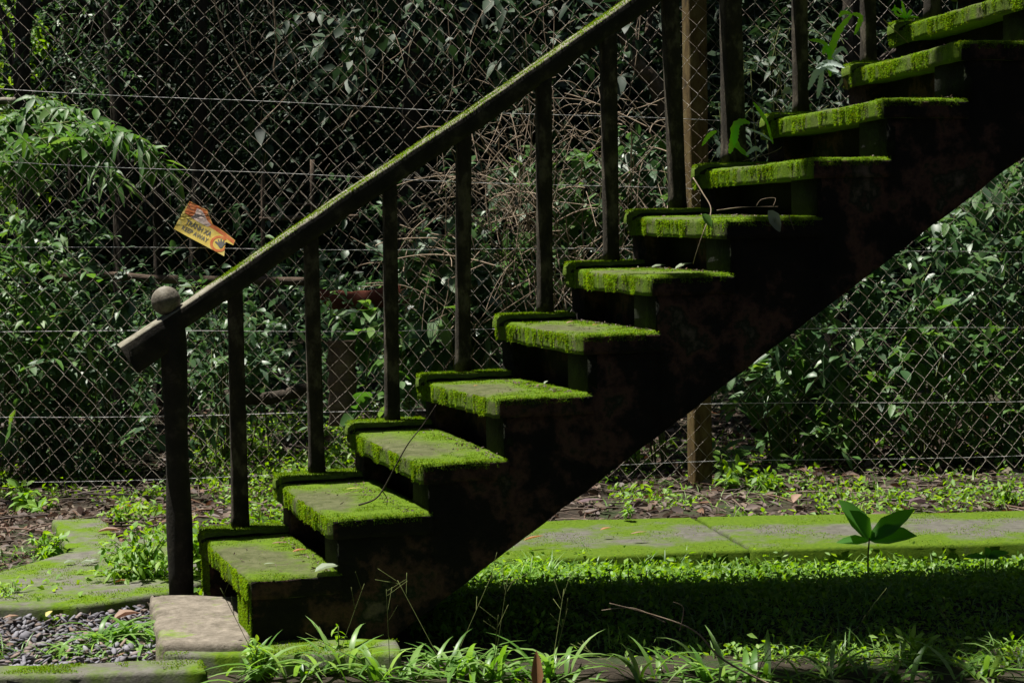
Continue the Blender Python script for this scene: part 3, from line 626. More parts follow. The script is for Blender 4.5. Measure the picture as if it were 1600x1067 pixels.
def curve(pts, n=24):
    P = np.array(pts, float); t = np.linspace(0, len(P)-1, n); i = np.minimum(t.astype(int), len(P)-2); f = (t-i)[:, None]
    g = lambda k: P[np.clip(k, 0, len(P)-1)]
    p0, p1, p2, p3 = g(i-1), g(i), g(i+1), g(i+2)
    return .5*((2*p1)+(-p0+p2)*f+(2*p0-5*p1+4*p2-p3)*f**2+(-p0+3*p1-3*p2+p3)*f**3)

# -- far forest, plus unseen leaf walls and canopy added to block sky and shape the sun
GX, GY = SUN[0]/SUN[2], SUN[1]/SUN[2]
def lit_zone(P):
    """how open the added canopy is over the sun's path through P (0 closed .. 1 open)"""
    x = P[:, 0]-GX*P[:, 2]; y = P[:, 1]-GY*P[:, 2]
    d = np.maximum(np.maximum(-1.9-x, x-5.0), np.maximum(np.where(x < 1.2, -.62, -.30)-y, y-3.6))
    for a, b, dd_, r in ((0, 60, 13.0, .9), (60, 200, 9.6, .8), (170, 230, 9.5, .45), (1480, 540, 9.3, .30), (1350, 430, 9.4, .25), (1560, 660, 9.2, .25), (1180, 690, 9.2, .18), (1560, 330, 9.4, .2), (560, 520, 9.4, .15), (760, 400, 9.4, .2), (200, 620, 9.4, .2), (350, 690, 9.6, .3), (1260, 620, 9.3, .2), (700, 500, 9.4, .25), (890, 340, 9.3, .22), (20, 470, 9.4, .25), (1000, 330, 9.4, .2)):
        c = vp(a, b, dd_); d = np.minimum(d, np.hypot(x-(c[0]-GX*c[2]), y-(c[1]-GY*c[2]))-r)
    return d
fm = MB()
n = 70000; P = np.column_stack([U(-14, 16, n), U(-16, 21, n), U(5.2, 9.5, n)])
d = lit_zone(P); nz_ = np.array([noise.noise(tuple(np.array([p[0]-GX*p[2], p[1]-GY*p[2], 0])*.9)) for p in P]); nz2 = np.array([noise.noise(tuple(np.array([p[0]-GX*p[2], p[1]-GY*p[2], 4])*2.6)) for p in P])
gy_ = P[:, 1]-GY*P[:, 2]; gx_ = P[:, 0]-GX*P[:, 2]; P = P[(d > .15*nz2) & (nz_+nz2*.6 < np.where((gy_ > -1.5) & (gy_ < -.2) & (gx_ < 4.5), .02, .52))]
leaves(fm, P, rnd_dir(len(P)), rnd_dir(len(P), 1.2), U(.25, .45, len(P)), U(.13, .22, len(P)), .2, .3, simple=True)
n = 42000; a = U(0, 2*np.pi, n); r = U(9.5, 13, n); P = np.column_stack([1.5+r*np.cos(a), .5+r*np.sin(a), U(-.05, 8.5, n)])
rel = (P-CAM); vis = (rel@FW > 0) & (np.abs(rel@RT) < .36*(rel@FW)) & (rel@UP < .3*(rel@FW)); P = P[~vis]
leaves(fm, P, rnd_dir(len(P)), rnd_dir(len(P), .3), U(.25, .5, len(P)), U(.14, .25, len(P)), .2, .3, simple=True)
n = 60000; dd = U(14.0, 22., n); x = U(-150, 1750, n); y = U(-260, 800, n)
P = CAM+(FW+RT*((x-800)/FPX)[:, None]+UP*((533.5-y)/FPX)[:, None])*dd[:, None]; P = P[P[:, 2] > 0]
P = P[np.array([noise.noise(tuple(p*.9)) for p in P]) > -.28]
leaves(fm, P, rnd_dir(len(P)), rnd_dir(len(P), .8), U(.07, .16, len(P)), U(.035, .08, len(P)), .2, .3, simple=True)
dd = U(21., 24., 24000); x = U(-300, 1900, 24000); y = U(-400, 850, 24000); P = CAM+(FW+RT*((x-800)/FPX)[:, None]+UP*((533.5-y)/FPX)[:, None])*dd[:, None]
leaves(fm, P, rnd_dir(len(P)), np.tile(-FW, (len(P), 1))+rnd_dir(len(P))*.5, .5, .34, .2, .3, simple=True)
tag(fm.build('forest', M_far), 'dense dark jungle foliage far behind the fence plus unseen leaves added overhead and all round to shade the clearing', 'forest', kind='stuff')

# -- trees behind the fence
def tree(x0, y0, x1, y1, wpx, d, name, label, crown, nc, size, mat, cat='tree', cd=(0, 0), bark=None):
    a, b = vp(x0, y0, d), vp(x1, y1, d+cd[0]); base = a.copy()
    if a[2] > 0:
        k = (a[2]-G0)/max(.2, (b[2]-a[2])); base = a-(b-a)*k*.6; base[2] = G0-.05
    t = thing(name, base, label, cat)
    r = wpx/FPX*d*.5; C = curve([base, a, (a+b)/2+rnd_dir(1)[0]*.04, b, b+(b-a)*.5+rnd_dir(1)[0]*.15], 30); m = MB()
    tubes(m, C, (r*np.linspace(1.25, .75, 30)*(1+.08*np.sin(np.arange(30)*1.7)))[None], 9)
    tip = C[-1]; cc = np.array([p.mean(0) for p in [region(crown, d, d+1.2, 40)]])[0]
    P = region(crown, d-.2, d+1.6, nc)
    for q in P[:: max(1, len(P)//14)]:
        s = C[rs.randint(14, 29)]; tubes(m, curve([s, (s+q)/2+np.array([0, 0, .15]), q], 9), np.linspace(r*.35, .004, 9)[None], 5)
    m.build('trunk', bark or M_bark, t, smooth=True)
    cm = MB(); sprigs(cm, P, rnd_dir(len(P), -.1), U(.15, .35, len(P)), 8, size*U(.8, 1.2, len(P)), .42, simple=size < .05, stem=cm)
    cm.build('crown', mat, t)
R4 = lambda a, b, c, d: [(a, b), (c, b), (c, d), (a, d)]
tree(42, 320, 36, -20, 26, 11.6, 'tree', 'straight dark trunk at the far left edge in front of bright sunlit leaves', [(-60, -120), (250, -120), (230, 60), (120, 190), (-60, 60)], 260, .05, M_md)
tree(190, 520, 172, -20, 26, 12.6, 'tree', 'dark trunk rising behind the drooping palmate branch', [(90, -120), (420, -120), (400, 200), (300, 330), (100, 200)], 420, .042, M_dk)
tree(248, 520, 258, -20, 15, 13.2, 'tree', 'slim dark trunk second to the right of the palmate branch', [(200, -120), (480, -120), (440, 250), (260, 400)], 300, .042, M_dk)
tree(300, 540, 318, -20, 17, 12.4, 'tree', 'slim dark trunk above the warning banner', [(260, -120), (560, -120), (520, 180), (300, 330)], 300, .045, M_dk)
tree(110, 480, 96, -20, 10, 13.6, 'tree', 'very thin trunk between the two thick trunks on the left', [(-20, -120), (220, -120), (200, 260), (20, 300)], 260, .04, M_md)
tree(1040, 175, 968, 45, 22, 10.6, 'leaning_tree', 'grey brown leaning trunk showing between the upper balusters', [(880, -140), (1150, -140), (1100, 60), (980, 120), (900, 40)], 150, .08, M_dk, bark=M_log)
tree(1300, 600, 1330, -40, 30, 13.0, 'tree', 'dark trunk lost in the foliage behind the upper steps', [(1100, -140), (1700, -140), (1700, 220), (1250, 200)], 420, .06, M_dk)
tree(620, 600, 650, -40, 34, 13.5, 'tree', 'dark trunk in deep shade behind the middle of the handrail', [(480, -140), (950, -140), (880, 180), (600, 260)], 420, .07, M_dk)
# bright sunlit leaves far behind at the top left
m = MB(); P = region([(-60, -60), (70, -60), (60, 90), (95, 200), (40, 330), (-60, 330)], 12.4, 13.6, 330); sprigs(m, P, rnd_dir(len(P)), U(.1, .25, len(P)), 8, .055, .45, stem=m)
tag(m.build('bright_shrub', M_cover), 'pale green sunlit foliage at the top left corner behind the trunk', 'shrub')

# -- undergrowth behind the fence
ST_ = MB(); m = MB()
def patch(mb, poly, d0, d1, n, size, asp=.48, nl=8, simple=False, clump=.0, **k):
    P = region(poly, d0, d1, n)
    if clump: P = P[np.array([noise.noise(tuple(p*2.3)) for p in P]) > clump]
    P = P[P[:, 2] > .0]
    D = rnd_dir(len(P), .35)-FW*.35
    sprigs(mb, P, D, U(.10, .30, len(P)), nl, size*U(.6, 1.3, len(P)), asp, simple, stem=mb, **k)
LEFT = [(-60, 300), (120, 300), (260, 380), (330, 440), (640, 420), (640, 640), (330, 640), (290, 760), (-60, 765)]
patch(m, LEFT, 9.4, 11.2, 620, .060, clump=-.12)
patch(m, [(-60, 420), (700, 440), (720, 600), (-60, 620)], 11.0, 13.5, 700, .060, clump=-.15, simple=True)
patch(m, [(330, 330), (1060, 200), (1060, 660), (600, 640)], 10.8, 13.0, 500, .075, clump=-.05)
patch(m, [(1080, 240), (1700, 120), (1700, 730), (1080, 740)], 10.8, 12.5, 500, .075, clump=-.15)
patch(m, [(330, 640), (640, 620), (660, 700), (340, 700)], 10.6, 12, 110, .05)
tag(m.build('undergrowth', M_md), 'tangled green undergrowth filling the ground behind the fence', 'undergrowth', kind='stuff')
def shrub(name, label, poly, d0, d1, n, size, mat, asp=.5, nl=8, clump=-.1, stems=9, cat='shrub', wh=0, group=None, sag=.3):
    P = region(poly, d0, d1, n); P = P[P[:, 2] > .02]
    if clump: P = P[np.array([noise.noise(tuple(p*3.1+7)) for p in P]) > clump]
    c = P.mean(0); base = np.array([c[0], c[1], G0])
    t = thing(name, base, label, cat, group); sm = MB()
    for q in P[:: max(1, len(P)//stems)]:
        b = base+np.array([rs.normal()*.08, rs.normal()*.05, 0]); tubes(sm, curve([b, (b+q)/2+np.array([rs.normal()*.04, 0, .06]), q], 10), np.linspace(.006, .002, 10)[None], 5)
    lm = MB()
    if wh: whorls(lm, P, rnd_dir(len(P), 1.6)-FW*.3, wh, size*U(.8, 1.2, len(P)), asp); 
    else: sprigs(lm, P, rnd_dir(len(P), .2)-FW*.4, U(.10, .28, len(P)), nl, size*U(.7, 1.25, len(P)), asp, stem=sm, sag=sag)
    sm.build('stems', M_stem, t, smooth=True); lm.build('foliage', mat, t); return t
# the palmate branch that droops across the left
t = thing('palmate_shrub', pz(-40, 770, G0)+np.array([0, .5, 0]), 'shrub with drooping palmate leaves reaching in from the left edge, brightest plant behind the fence', 'shrub')
sm = MB(); lm = MB(); b0_ = np.array(t.location)
for pts in ([(-60, 330, 9.6), (20, 235, 9.6), (120, 190, 9.5), (235, 235, 9.4)], [(-60, 260, 9.8), (0, 200, 9.8), (60, 172, 9.7), (110, 170, 9.6)], [(-60, 330, 9.5), (10, 250, 9.5), (80, 215, 9.4), (150, 240, 9.3)],
            [(-60, 360, 9.6), (30, 260, 9.6), (110, 225, 9.4), (180, 205, 9.3)], [(-60, 300, 9.7), (-10, 215, 9.7), (20, 190, 9.7), (45, 172, 9.7)]):
    C = curve([b0_]+[vp(*q) for q in pts], 30); tubes(sm, C, np.linspace(.011, .002, 30)[None], 6)
    Q = C[12:][::2]; Q = np.concatenate([Q, Q+rs.normal(size=Q.shape)*np.array([.06, .05, .03])])
    whorls(lm, Q, rnd_dir(len(Q), 2.2)-FW*.2+RT*.3, 6, U(.09, .14, len(Q)), .30, .5)
    sprigs(lm, C[-3:], C[-3:]-C[-6:-3]-np.array([0, 0, .02]), .16, 10, .12, .25, stem=sm, droop=.9)
sm.build('stems', M_stem, t, smooth=True); lm.build('foliage', M_lt, t)
shrub('leafy_shrub', 'mid green leafy shrub filling the left edge below the palmate branch', [(-60, 320), (60, 330), (110, 420), (120, 560), (-60, 560)], 9.22, 9.92, 130, .085, M_lt, .36, clump=0, sag=.5)
shrub('leafy_shrub', 'dark glossy shrub left of the newel post, low behind the fence', [(60, 470), (250, 420), (255, 700), (40, 740)], 9.22, 10.12, 200, .075, M_md, .5)
shrub('leafy_shrub', 'broad leaved shrub in the bottom left behind the fence mesh', [(-40, 560), (120, 600), (110, 750), (-40, 760)], 9.22, 9.82, 110, .08, M_md, .5)
shrub('leafy_shrub', 'bluish green shrub seen between the newel post and second baluster', [(290, 440), (420, 470), (440, 600), (300, 640)], 9.60, 10.60, 120, .07, M_md, .5)
shrub('leafy_shrub', 'shrub with large pale leaves between the third and fourth balusters', [(510, 480), (640, 470), (680, 560), (640, 650), (560, 650)], 9.22, 9.92, 75, .11, M_lt, .62)
shrub('leafy_shrub', 'shrub with large heart shaped leaves behind the fourth and fifth balusters', [(640, 380), (830, 350), (840, 480), (760, 560), (640, 570)], 9.22, 9.92, 110, .12, M_md, .66)
shrub('leafy_shrub', 'bright leafy shrub behind the sixth baluster above the stair', [(840, 250), (960, 230), (940, 330), (880, 400), (840, 480)], 9.22, 9.72, 40, .10, M_lt, .5)
shrub('leafy_shrub', 'grey green shrub between the sixth and seventh balusters', [(960, 230), (1045, 210), (1050, 320), (960, 400)], 9.22, 9.82, 85, .085, M_md, .55)
shrub('leafy_shrub', 'dense glossy shrub under the stair at the right, its top cut by the stringer', [(1180, 470), (1300, 380), (1470, 300), (1480, 520), (1300, 620), (1180, 640)], 9.22, 10.22, 300, .085, M_md, .55, clump=-.05)
shrub('leafy_shrub', 'fresh green shrub with sunlit shoots right of the ochre post', [(1120, 600), (1240, 540), (1300, 620), (1280, 730), (1120, 740)], 9.22, 9.92, 110, .10, M_lt, .55)
shrub('leafy_shrub', 'dark shrub filling the right edge behind the mesh', [(1450, 280), (1680, 200), (1680, 560), (1470, 560)], 9.22, 10.32, 260, .09, M_md, .5)
shrub('leafy_shrub', 'low light green shrub at the lower right behind the mesh', [(1290, 590), (1660, 540), (1660, 730), (1290, 730)], 9.22, 10.12, 240, .075, M_lt, .45, clump=0)
shrub('leafy_shrub', 'bright green sprig in the middle of the right hand shrubs', [(1380, 470), (1540, 470), (1560, 580), (1400, 590)], 9.22, 9.47, 22, .10, M_lt, .55, clump=0)
shrub('leafy_shrub', 'small dark shrub behind the balusters at the top right', [(1090, 100), (1240, 30), (1330, 60), (1300, 180), (1120, 240)], 9.40, 10.60, 110, .06, M_dk, .45)
# vines hanging in at the top
t = thing('hanging_vine', vp(700, -60, 9.8), 'dusky grey green climber hanging from above behind the top middle of the fence', 'climber')
sm = MB(); lm = MB()
P = region([(470, -80), (1010, -80), (1000, 60), (900, 120), (760, 130), (660, 60), (560, 110), (470, 60)], 9.2, 10.2, 165); P = P[np.array([noise.noise(tuple(p*3+3)) for p in P]) > -.12]
sprigs(lm, P, rnd_dir(len(P), -.6)-FW*.3, U(.12, .3, len(P)), 7, .085*U(.7, 1.3, len(P)), .58, stem=sm, sag=.5, droop=.5)
for _ in range(26):
    x = U(400, 1000, 1)[0]; y = U(-60, 60, 1)[0]; d = U(9.2, 10, 1)[0]; L = U(60, 240, 1)[0]
    tubes(sm, curve([vp(x, -60, d), vp(x+rs.normal()*15, y, d), vp(x+rs.normal()*35, y+L*.6, d), vp(x+rs.normal()*60, y+L, d)], 14), .0022, 4)
for (x, y) in ((410, 160), (420, 200), (395, 175), (700, 110), (640, 105), (780, 90), (560, 60), (450, 30), (480, 20), (520, 45)):
    sprigs(lm, [vp(x, y, 9.4)], rnd_dir(1, -.5), .15, 6, .085, .5, stem=sm, sag=.4)
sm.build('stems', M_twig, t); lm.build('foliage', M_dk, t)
for pts, lab in (([(425, -20), (432, 70), (428, 110), (445, 142)], 'pale bare vine hanging straight down behind the fence left of centre'),
                 ([(330, -20), (345, 40), (362, 85), (400, 150)], 'thin brown vine curling down right of the slim trunk')):
    m = MB(); C = curve([vp(x, y, 9.3) for x, y in pts], 26); tubes(m, C, .0045, 5); o = m.build('bare_vine', M_twig); tag(o, lab, 'vine')
# dry vine tangle behind the middle balusters
m = MB(); TG = [(640, 300), (760, 190), (830, 130), (960, 120), (1045, 210), (1050, 400), (900, 480), (650, 520), (600, 440)]
P = region(TG, 9.0, 9.6, 280); D = rnd_dir(len(P), .4); L = U(.1, .45, len(P)); t_ = np.linspace(-.5, 1, 9)
Bn = rnd_dir(len(P), -1)*.35; C = P[:, None]+D[:, None]*(L[:, None]*t_)[..., None]+Bn[:, None]*(L[:, None]*t_**2)[..., None]
tubes(m, C, U(.0012, .0034, len(P))[:, None], 4, cap=False)
P = region([(820, 150), (850, 140), (900, 480), (780, 500)], 9.0, 9.3, 80); D = rnd_dir(len(P), 1.2); C = P[:, None]+D[:, None]*(U(.1, .4, len(P))[:, None]*t_)[..., None]; tubes(m, C, .002, 4, cap=False)
tag(m.build('dry_vines', M_twig), 'mat of dry tan twigs and vines behind the middle balusters', 'dry vines', kind='stuff')
# logs, boards and iron behind the fence
def logt(pts, wpx, d, name, label, cat, mat, k=9, flat=1.):
    C = curve([vp(x, y, d) for x, y in pts], 22); m = MB(); r = wpx/FPX*d*.5; tubes(m, C, (r*(1+.07*np.sin(np.arange(22)*1.3)))[None], k)
    o = m.build(name, mat, smooth=k > 6); tag(o, label, cat); return o
logt([(70, 436), (160, 430), (250, 436), (480, 440)], 13, 10.4, 'fallen_pole', 'long brown pole lying level behind the fence left of the newel post', 'pole', M_log)
logt([(404, 424), (425, 462), (452, 512)], 22, 10.6, 'leaning_log', 'short grey log leaning behind the second baluster', 'log', M_log)
logt([(350, 618), (420, 622), (500, 600)], 20, 9.8, 'fallen_log', 'dark log lying on the ground behind the first balusters', 'log', M_bark)
logt([(536, 665), (535, 600), (533, 532)], 44, 9.5, 'tree_stump', 'brown cut stump standing behind the fence between two balusters', 'stump', M_log, 12)
logt([(495, 466), (560, 470), (636, 458)], 30, 10.2, 'rusty_drum', 'rusty red iron cylinder lying behind the fence between two balusters', 'drum', M_red, 16)
logt([(-60, 158), (24, 158)], 11, 9.9, 'plank', 'pale pinkish plank end at the left edge of the fence', 'plank', M_ball, 4)
t = thing('bench_frame', pz(480, 640, G0)+np.array([0, 1., 0]), 'dim timber frame with a level top rail behind the handrail', 'frame')
for pts, wd, nm in (([(405, 342), (560, 338)], 8, 'top_rail'), ([(411, 250), (411, 600)], 7, 'upright'), ([(488, 250), (488, 600)], 7, 'upright'), ([(410, 318), (560, 322)], 5, 'rail')):
    m = MB(); C = curve([vp(x, y, 11) for x, y in pts], 8); tubes(m, C, wd/FPX*5.5, 6); m.build(nm, M_log, t)

# -- ground litter, gravel, lawn, weeds
def onz(poly, z, n):
    xs = [p[0] for p in poly]; ys = [p[1] for p in poly]; Q = np.array([pz(x, y, z)[:2] for x, y in poly])
    x = U(Q[:, 0].min(), Q[:, 0].max(), n*4); y = U(Q[:, 1].min(), Q[:, 1].max(), n*4); k = inpoly(x, y, Q.tolist()); return x[k][:n], y[k][:n]
def groundh(x, y):
    return np.array([gh(a, b) for a, b in zip(x, y)])
m = MB(); x, y = onz([(-80, 700), (1700, 690), (1700, 812), (-80, 812)], G0, 5200); n = len(x); z = groundh(x, y)+U(.0, .02, n)
leaves(m, np.column_stack([x, y, z]), rnd_dir(n)*np.array([1, 1, .25]), rnd_dir(n, 1.8), U(.03, .08, n), U(.015, .04, n), .5, .15)
x, y = onz([(-80, 640), (1700, 640), (1700, 700), (-80, 700)], G0, 3500); n = len(x); z = groundh(x, y)+.01
leaves(m, np.column_stack([x, y, z]), rnd_dir(n)*np.array([1, 1, .25]), rnd_dir(n, 1.8), U(.04, .09, n), U(.02, .05, n), .5, .15, simple=True)
x, y = onz([(-80, 745), (1700, 730), (1700, 800), (-80, 870)], G0, 900); n = len(x); P = np.column_stack([x, y, groundh(x, y)+U(.005, .03, n)]); D = rnd_dir(n)*np.array([1, 1, .12]); t_ = np.linspace(-.5, .5, 6)
C = P[:, None]+D[:, None]*(U(.08, .35, n)[:, None]*t_)[..., None]+np.array([0, 0, -.1])*(t_**2)[None, :, None]*.3; tubes(m, C, U(.0015, .004, n)[:, None], 4, cap=False)
x, y = onz([(-60, 900), (330, 860), (300, 1040), (-60, 1040)], G0, 160); n = len(x)
leaves(m, np.column_stack([x, y, np.full(n, G0+.03)]), rnd_dir(n)*np.array([1, 1, .2]), rnd_dir(n, 2), U(.015, .04, n), U(.008, .02, n), .4, .2)
x, y = onz([(-80, 790), (330, 785), (250, 860), (100, 862), (-80, 930)], G0, 1100); n = len(x)
leaves(m, np.column_stack([x, y, groundh(x, y)+U(0, .02, n)]), rnd_dir(n)*np.array([1, 1, .25]), rnd_dir(n, 1.8), U(.02, .06, n), U(.01, .03, n), .5, .15)
tag(m.build('leaf_litter', M_litter), 'brown dead leaves and twigs littering the ground along the fence', 'leaf litter', kind='stuff')
# gravel
bm = bmesh.new(); bmesh.ops.create_icosphere(bm, subdivisions=1, radius=1); tv = np.array([v.co[:] for v in bm.verts]); tf = np.array([[v.index for v in f.verts] for f in bm.faces]); bm.free()
m = MB(); x, y = onz([(-90, 938), (260, 925), (345, 1040), (-90, 1060)], G0, 2300); n = len(x); z = groundh(x, y)+U(.004, .03, n)
S = np.stack([U(.009, .022, n), U(.006, .013, n), U(.003, .006, n)], 1); a = U(0, 6.3, n); tl = rs.normal(size=(n, 2))*.35
V = tv[None]*S[:, None]*rs.uniform(.85, 1.15, (n, len(tv), 1)); V[..., 2] += V[..., 0]*tl[:, :1]+V[..., 1]*tl[:, 1:]
ca, sa = np.cos(a)[:, None], np.sin(a)[:, None]; V = np.stack([V[..., 0]*ca-V[..., 1]*sa, V[..., 0]*sa+V[..., 1]*ca, V[..., 2]], -1)+np.column_stack([x, y, z])[:, None]
m.add(V.reshape(-1, 3), None, (tf[None]+(np.arange(n)*len(tv))[:, None, None]).reshape(-1, 3))
tag(m.build('gravel', M_peb, smooth=True), 'flat grey pebbles in the lower left corner', 'gravel', kind='stuff')
# lawn of small creeping plants
m = MB(); LW = [(560, 880), (800, 872), (1700, 850), (1700, 1000), (660, 1000)]
x, y = onz([(430, 1040), (640, 1010), (1700, 990), (1700, 1120), (430, 1120)], G0, 900); kk = np.array([noise.noise((a*4, b*4, 6)) for a, b in zip(x, y)]) > .08; x = x[kk]; y = y[kk]; n = len(x)
leaves(m, np.column_stack([x, y, groundh(x, y)+U(0, .02, n)]), rnd_dir(n, .3), rnd_dir(n, 1.6), U(.014, .036, n), U(.007, .018, n), .3, .2, simple=True)
x, y = onz(LW, G0, 14000); n = len(x); z = groundh(x, y)+np.abs(rs.normal(size=n))*.016*np.array([max(.1, 1+2.2*noise.noise((a*5, b*5, 2))) for a, b in zip(x, y)])
leaves(m, np.column_stack([x, y, z]), rnd_dir(n, .3), rnd_dir(n, 1.6), U(.014, .036, n), U(.007, .018, n), .3, .2, simple=True)
x, y = onz([(560, 880), (800, 872), (1700, 848), (1700, 905), (560, 930)], G0, 9000); n = len(x); z = groundh(x, y)+np.abs(rs.normal(size=n))*.02
leaves(m, np.column_stack([x, y, z]), rnd_dir(n, .4), rnd_dir(n, 1.6), U(.012, .04, n), U(.008, .02, n), .3, .2, simple=True)
for poly, k in (([(-80, 690), (1700, 680), (1700, 770), (-80, 770)], 5200), ([(330, 640), (640, 640), (640, 760), (330, 760)], 3500), ([(-60, 940), (300, 905), (330, 950), (-60, 1000)], 1300), ([(180, 790), (460, 780), (460, 850), (240, 860)], 2600), ([(300, 660), (560, 660), (560, 790), (300, 790)], 5000), ([(-60, 740), (330, 735), (330, 790), (-60, 800)], 2200), ([(950, 770), (1700, 760), (1700, 800), (950, 810)], 2200)):
    x, y = onz(poly, G0, k); kk = np.array([noise.noise((a*2.2, b*2.2, 6)) for a, b in zip(x, y)]) > -.08; x = x[kk]; y = y[kk]; n = len(x); z = groundh(x, y)+np.abs(rs.normal(size=n))*.03
    leaves(m, np.column_stack([x, y, z]), rnd_dir(n, .4), rnd_dir(n, 1.6), U(.018, .05, n), U(.010, .022, n), .3, .3, simple=True)
tag(m.build('ground_cover', M_cover), 'low creeping green plants carpeting the ground', 'ground cover', kind='stuff')
m = MB(); x, y = onz([(600, 890), (1700, 850), (1700, 1000), (640, 1000)], G0, 4200); n = len(x)
blades(m, np.column_stack([x, y, groundh(x, y)]), rnd_dir(n, 1.6), U(.04, .12, n)*np.array([1+.8*noise.noise((a*3, b*3, 2)) for a, b in zip(x, y)]), U(.003, .007, n), U(.2, .9, n))
x, y = onz([(330, 1030), (660, 1010), (1700, 1010), (1700, 1110), (330, 1110)], G0, 190); n = len(x)
blades(m, np.column_stack([x, y, groundh(x, y)]), rnd_dir(n, 1.3), U(.06, .15, n), U(.006, .012, n), U(.3, 1.0, n))
for poly, k in (([(800, 862), (1700, 842), (1700, 872), (800, 890)], 800), ([(250, 915), (340, 880), (345, 930), (240, 945)], 260), ([(-60, 915), (100, 870), (110, 845), (-60, 880)], 160), ([(-60, 1020), (330, 1020), (330, 1030), (-60, 1036)], 200), ([(300, 650), (640, 640), (640, 760), (300, 760)], 700), ([(900, 735), (1700, 720), (1700, 795), (900, 800)], 600)):
    x, y = onz(poly, G0, k); n = len(x); blades(m, np.column_stack([x, y, groundh(x, y)]), rnd_dir(n, 1.3), U(.04, .13, n), U(.003, .008, n), U(.3, 1.1, n))
tag(m.build('grass', M_grass), 'loose green grass blades standing in the lawn', 'grass', kind='stuff')
m = MB()
for poly, zz, k, ty in (([(700, 818), (1085, 807), (1700, 795), (1700, 846), (1175, 858), (700, 880)], -.034, 16000, 1), ([(-60, 948), (120, 944), (262, 925), (330, 905), (330, 822), (190, 846), (158, 808), (82, 812), (104, 862), (-60, 910)], -.004, 14000, 2),
      ([(255, 1022), (628, 1022), (622, 998), (300, 1003)], -.003, 4500, 3), ([(-60, 1055), (322, 1044), (316, 1030), (-60, 1042)], -.019, 4500, 4)):
    x, y = onz(poly, zz, k); v = np.array([noise.noise((a*4.5, b*7, ty))+.5*noise.noise((a*16, b*16, ty)) for a, b in zip(x, y)]); kk = v > .02; x = x[kk]; y = y[kk]; v = v[kk]; n = len(x)
    leaves(m, np.column_stack([x, y, np.full(n, zz)]), rnd_dir(n, .9), rnd_dir(n), U(.003, .007, n)*(1+v), .003, .2, .2, simple=True)
tag(m.build('ground_moss', M_moss), 'bright green moss spreading over the paving, kerbs and pad', 'moss', kind='stuff')
def tuft(x, y, z, n, L, Wd, label, name='grass_tuft', up=1.0, bend=(.4, 1.1), stalks=0, mat=None):
    b = pg(x, y); b[2] += z-G0; t = thing(name, b, label, 'grass tuft'); m = MB(); P = b+rs.normal(size=(n, 3))*np.array([.034, .022, 0])
    blades(m, P, rnd_dir(n, up), L*U(.6, 1.15, n), Wd*U(.7, 1.2, n), U(*bend, n), 6); m.build('blades', mat or M_grass, t)
    if stalks:
        m = MB()
        for _ in range(stalks):
            h = L*rs.uniform(1.0, 1.5); d = rnd_dir(1, 2.2)[0]; C = curve([b, b+d*h*.5, b+d*h], 8); tubes(m, C, .0009, 4)
            for __ in range(rs.randint(2, 5)):
                s = b+d*h*rs.uniform(.6, 1); tubes(m, curve([s, s+nrm(d+rnd_dir(1)[0]*.8)*L*.35], 5), .0008, 4)
        m.build('seed_heads', M_stem, t)
L3 = [(415, 1090, 'arching grass tuft at the bottom edge left of the kerb end'), (520, 1080, 'dense broad bladed grass tuft below the kerb strip'), (610, 1090, 'grass tuft with branching seed stalks just right of the kerb end'),
      (700, 1085, 'grass tuft centred under the foot of the stringer at the bottom edge'), (770, 1090, 'pale bladed grass tuft left of the upright dead leaf'), (860, 1088, 'tall grass tuft with upright blades beside the upright dead leaf'),
      (1010, 1090, 'small grass tuft right of the bottom centre'), (1110, 1090, 'grass tuft below the tip of the fallen branch'), (1175, 1092, 'curving grass tuft right of the fallen branch'), (1290, 1088, 'grass tuft with a tall seed stalk below the big seedling'),
      (1420, 1095, 'low grass tuft at the bottom edge below the sapling'), (1530, 1085, 'wide bladed grass tuft in the bottom right corner')]
for k, (x, y, lb) in enumerate(L3): tuft(x, y-28, G0+.005, (16, 22, 20, 28, 26, 24, 14, 18, 16, 20, 10, 18)[k], .205, .018, lb, up=1.7, bend=(.3, 1.0), stalks=(1, 1, 2, 2, 2, 2, 1, 0, 1, 2, 0, 1)[k])
tuft(190, 1010, G0+.02, 70, .17, .017, 'big leafy grass tuft growing on the pebbles left of the concrete pad', up=1.2, stalks=0)
tuft(262, 1018, G0+.02, 30, .17, .015, 'grass tuft with dark upright blades against the concrete pad', up=1.3)
tuft(110, 1030, G0+.01, 24, .11, .015, 'low grass tuft on the pebbles behind the front kerb', up=.6)
tuft(1180, 880, G0+.01, 14, .12, .010, 'grass tuft growing against the walkway edge behind the lawn', up=1.2)
tuft(1060, 885, G0+.01, 10, .10, .009, 'thin grass tuft on the sunny lawn left of centre right', up=1.2)
def weed(x, y, z, h, n, size, label, name='weed', mat=None, asp=.4, lean=0):
    b = pg(x, y); b[2] += z-G0; t = thing(name, b, label, 'weed'); m = MB(); lm = MB()
    for _ in range(n):
        d = rnd_dir(1, 1.4)[0]+np.array([lean, 0, 0]); C = curve([b, b+d*h*.5, b+nrm(d+np.array([d[0], d[1], 0])*.4)*h], 8); tubes(m, C, .0016, 4)
        for q in C[2:]: sprigs(lm, [q], rnd_dir(1, .5), size*.3, 3, size*rs.uniform(.7, 1.1), asp, stem=None)
    m.build('stems', M_stem, t); lm.build('foliage', mat or M_cover, t)
weed(228, 925, G0+.05, .17, 26, .042, 'feathery bright green weed growing at the foot of the newel post')
weed(315, 925, G0+.07, .14, 12, .045, 'sprawling weed with pale leaves between the newel post and lowest step')
weed(75, 885, G0+.02, .10, 9, .05, 'bushy little weed at the left of the mossy slab')
weed(48, 800, G0, .13, 6, .075, 'young broad leaved weed at the left behind the mossy slab')
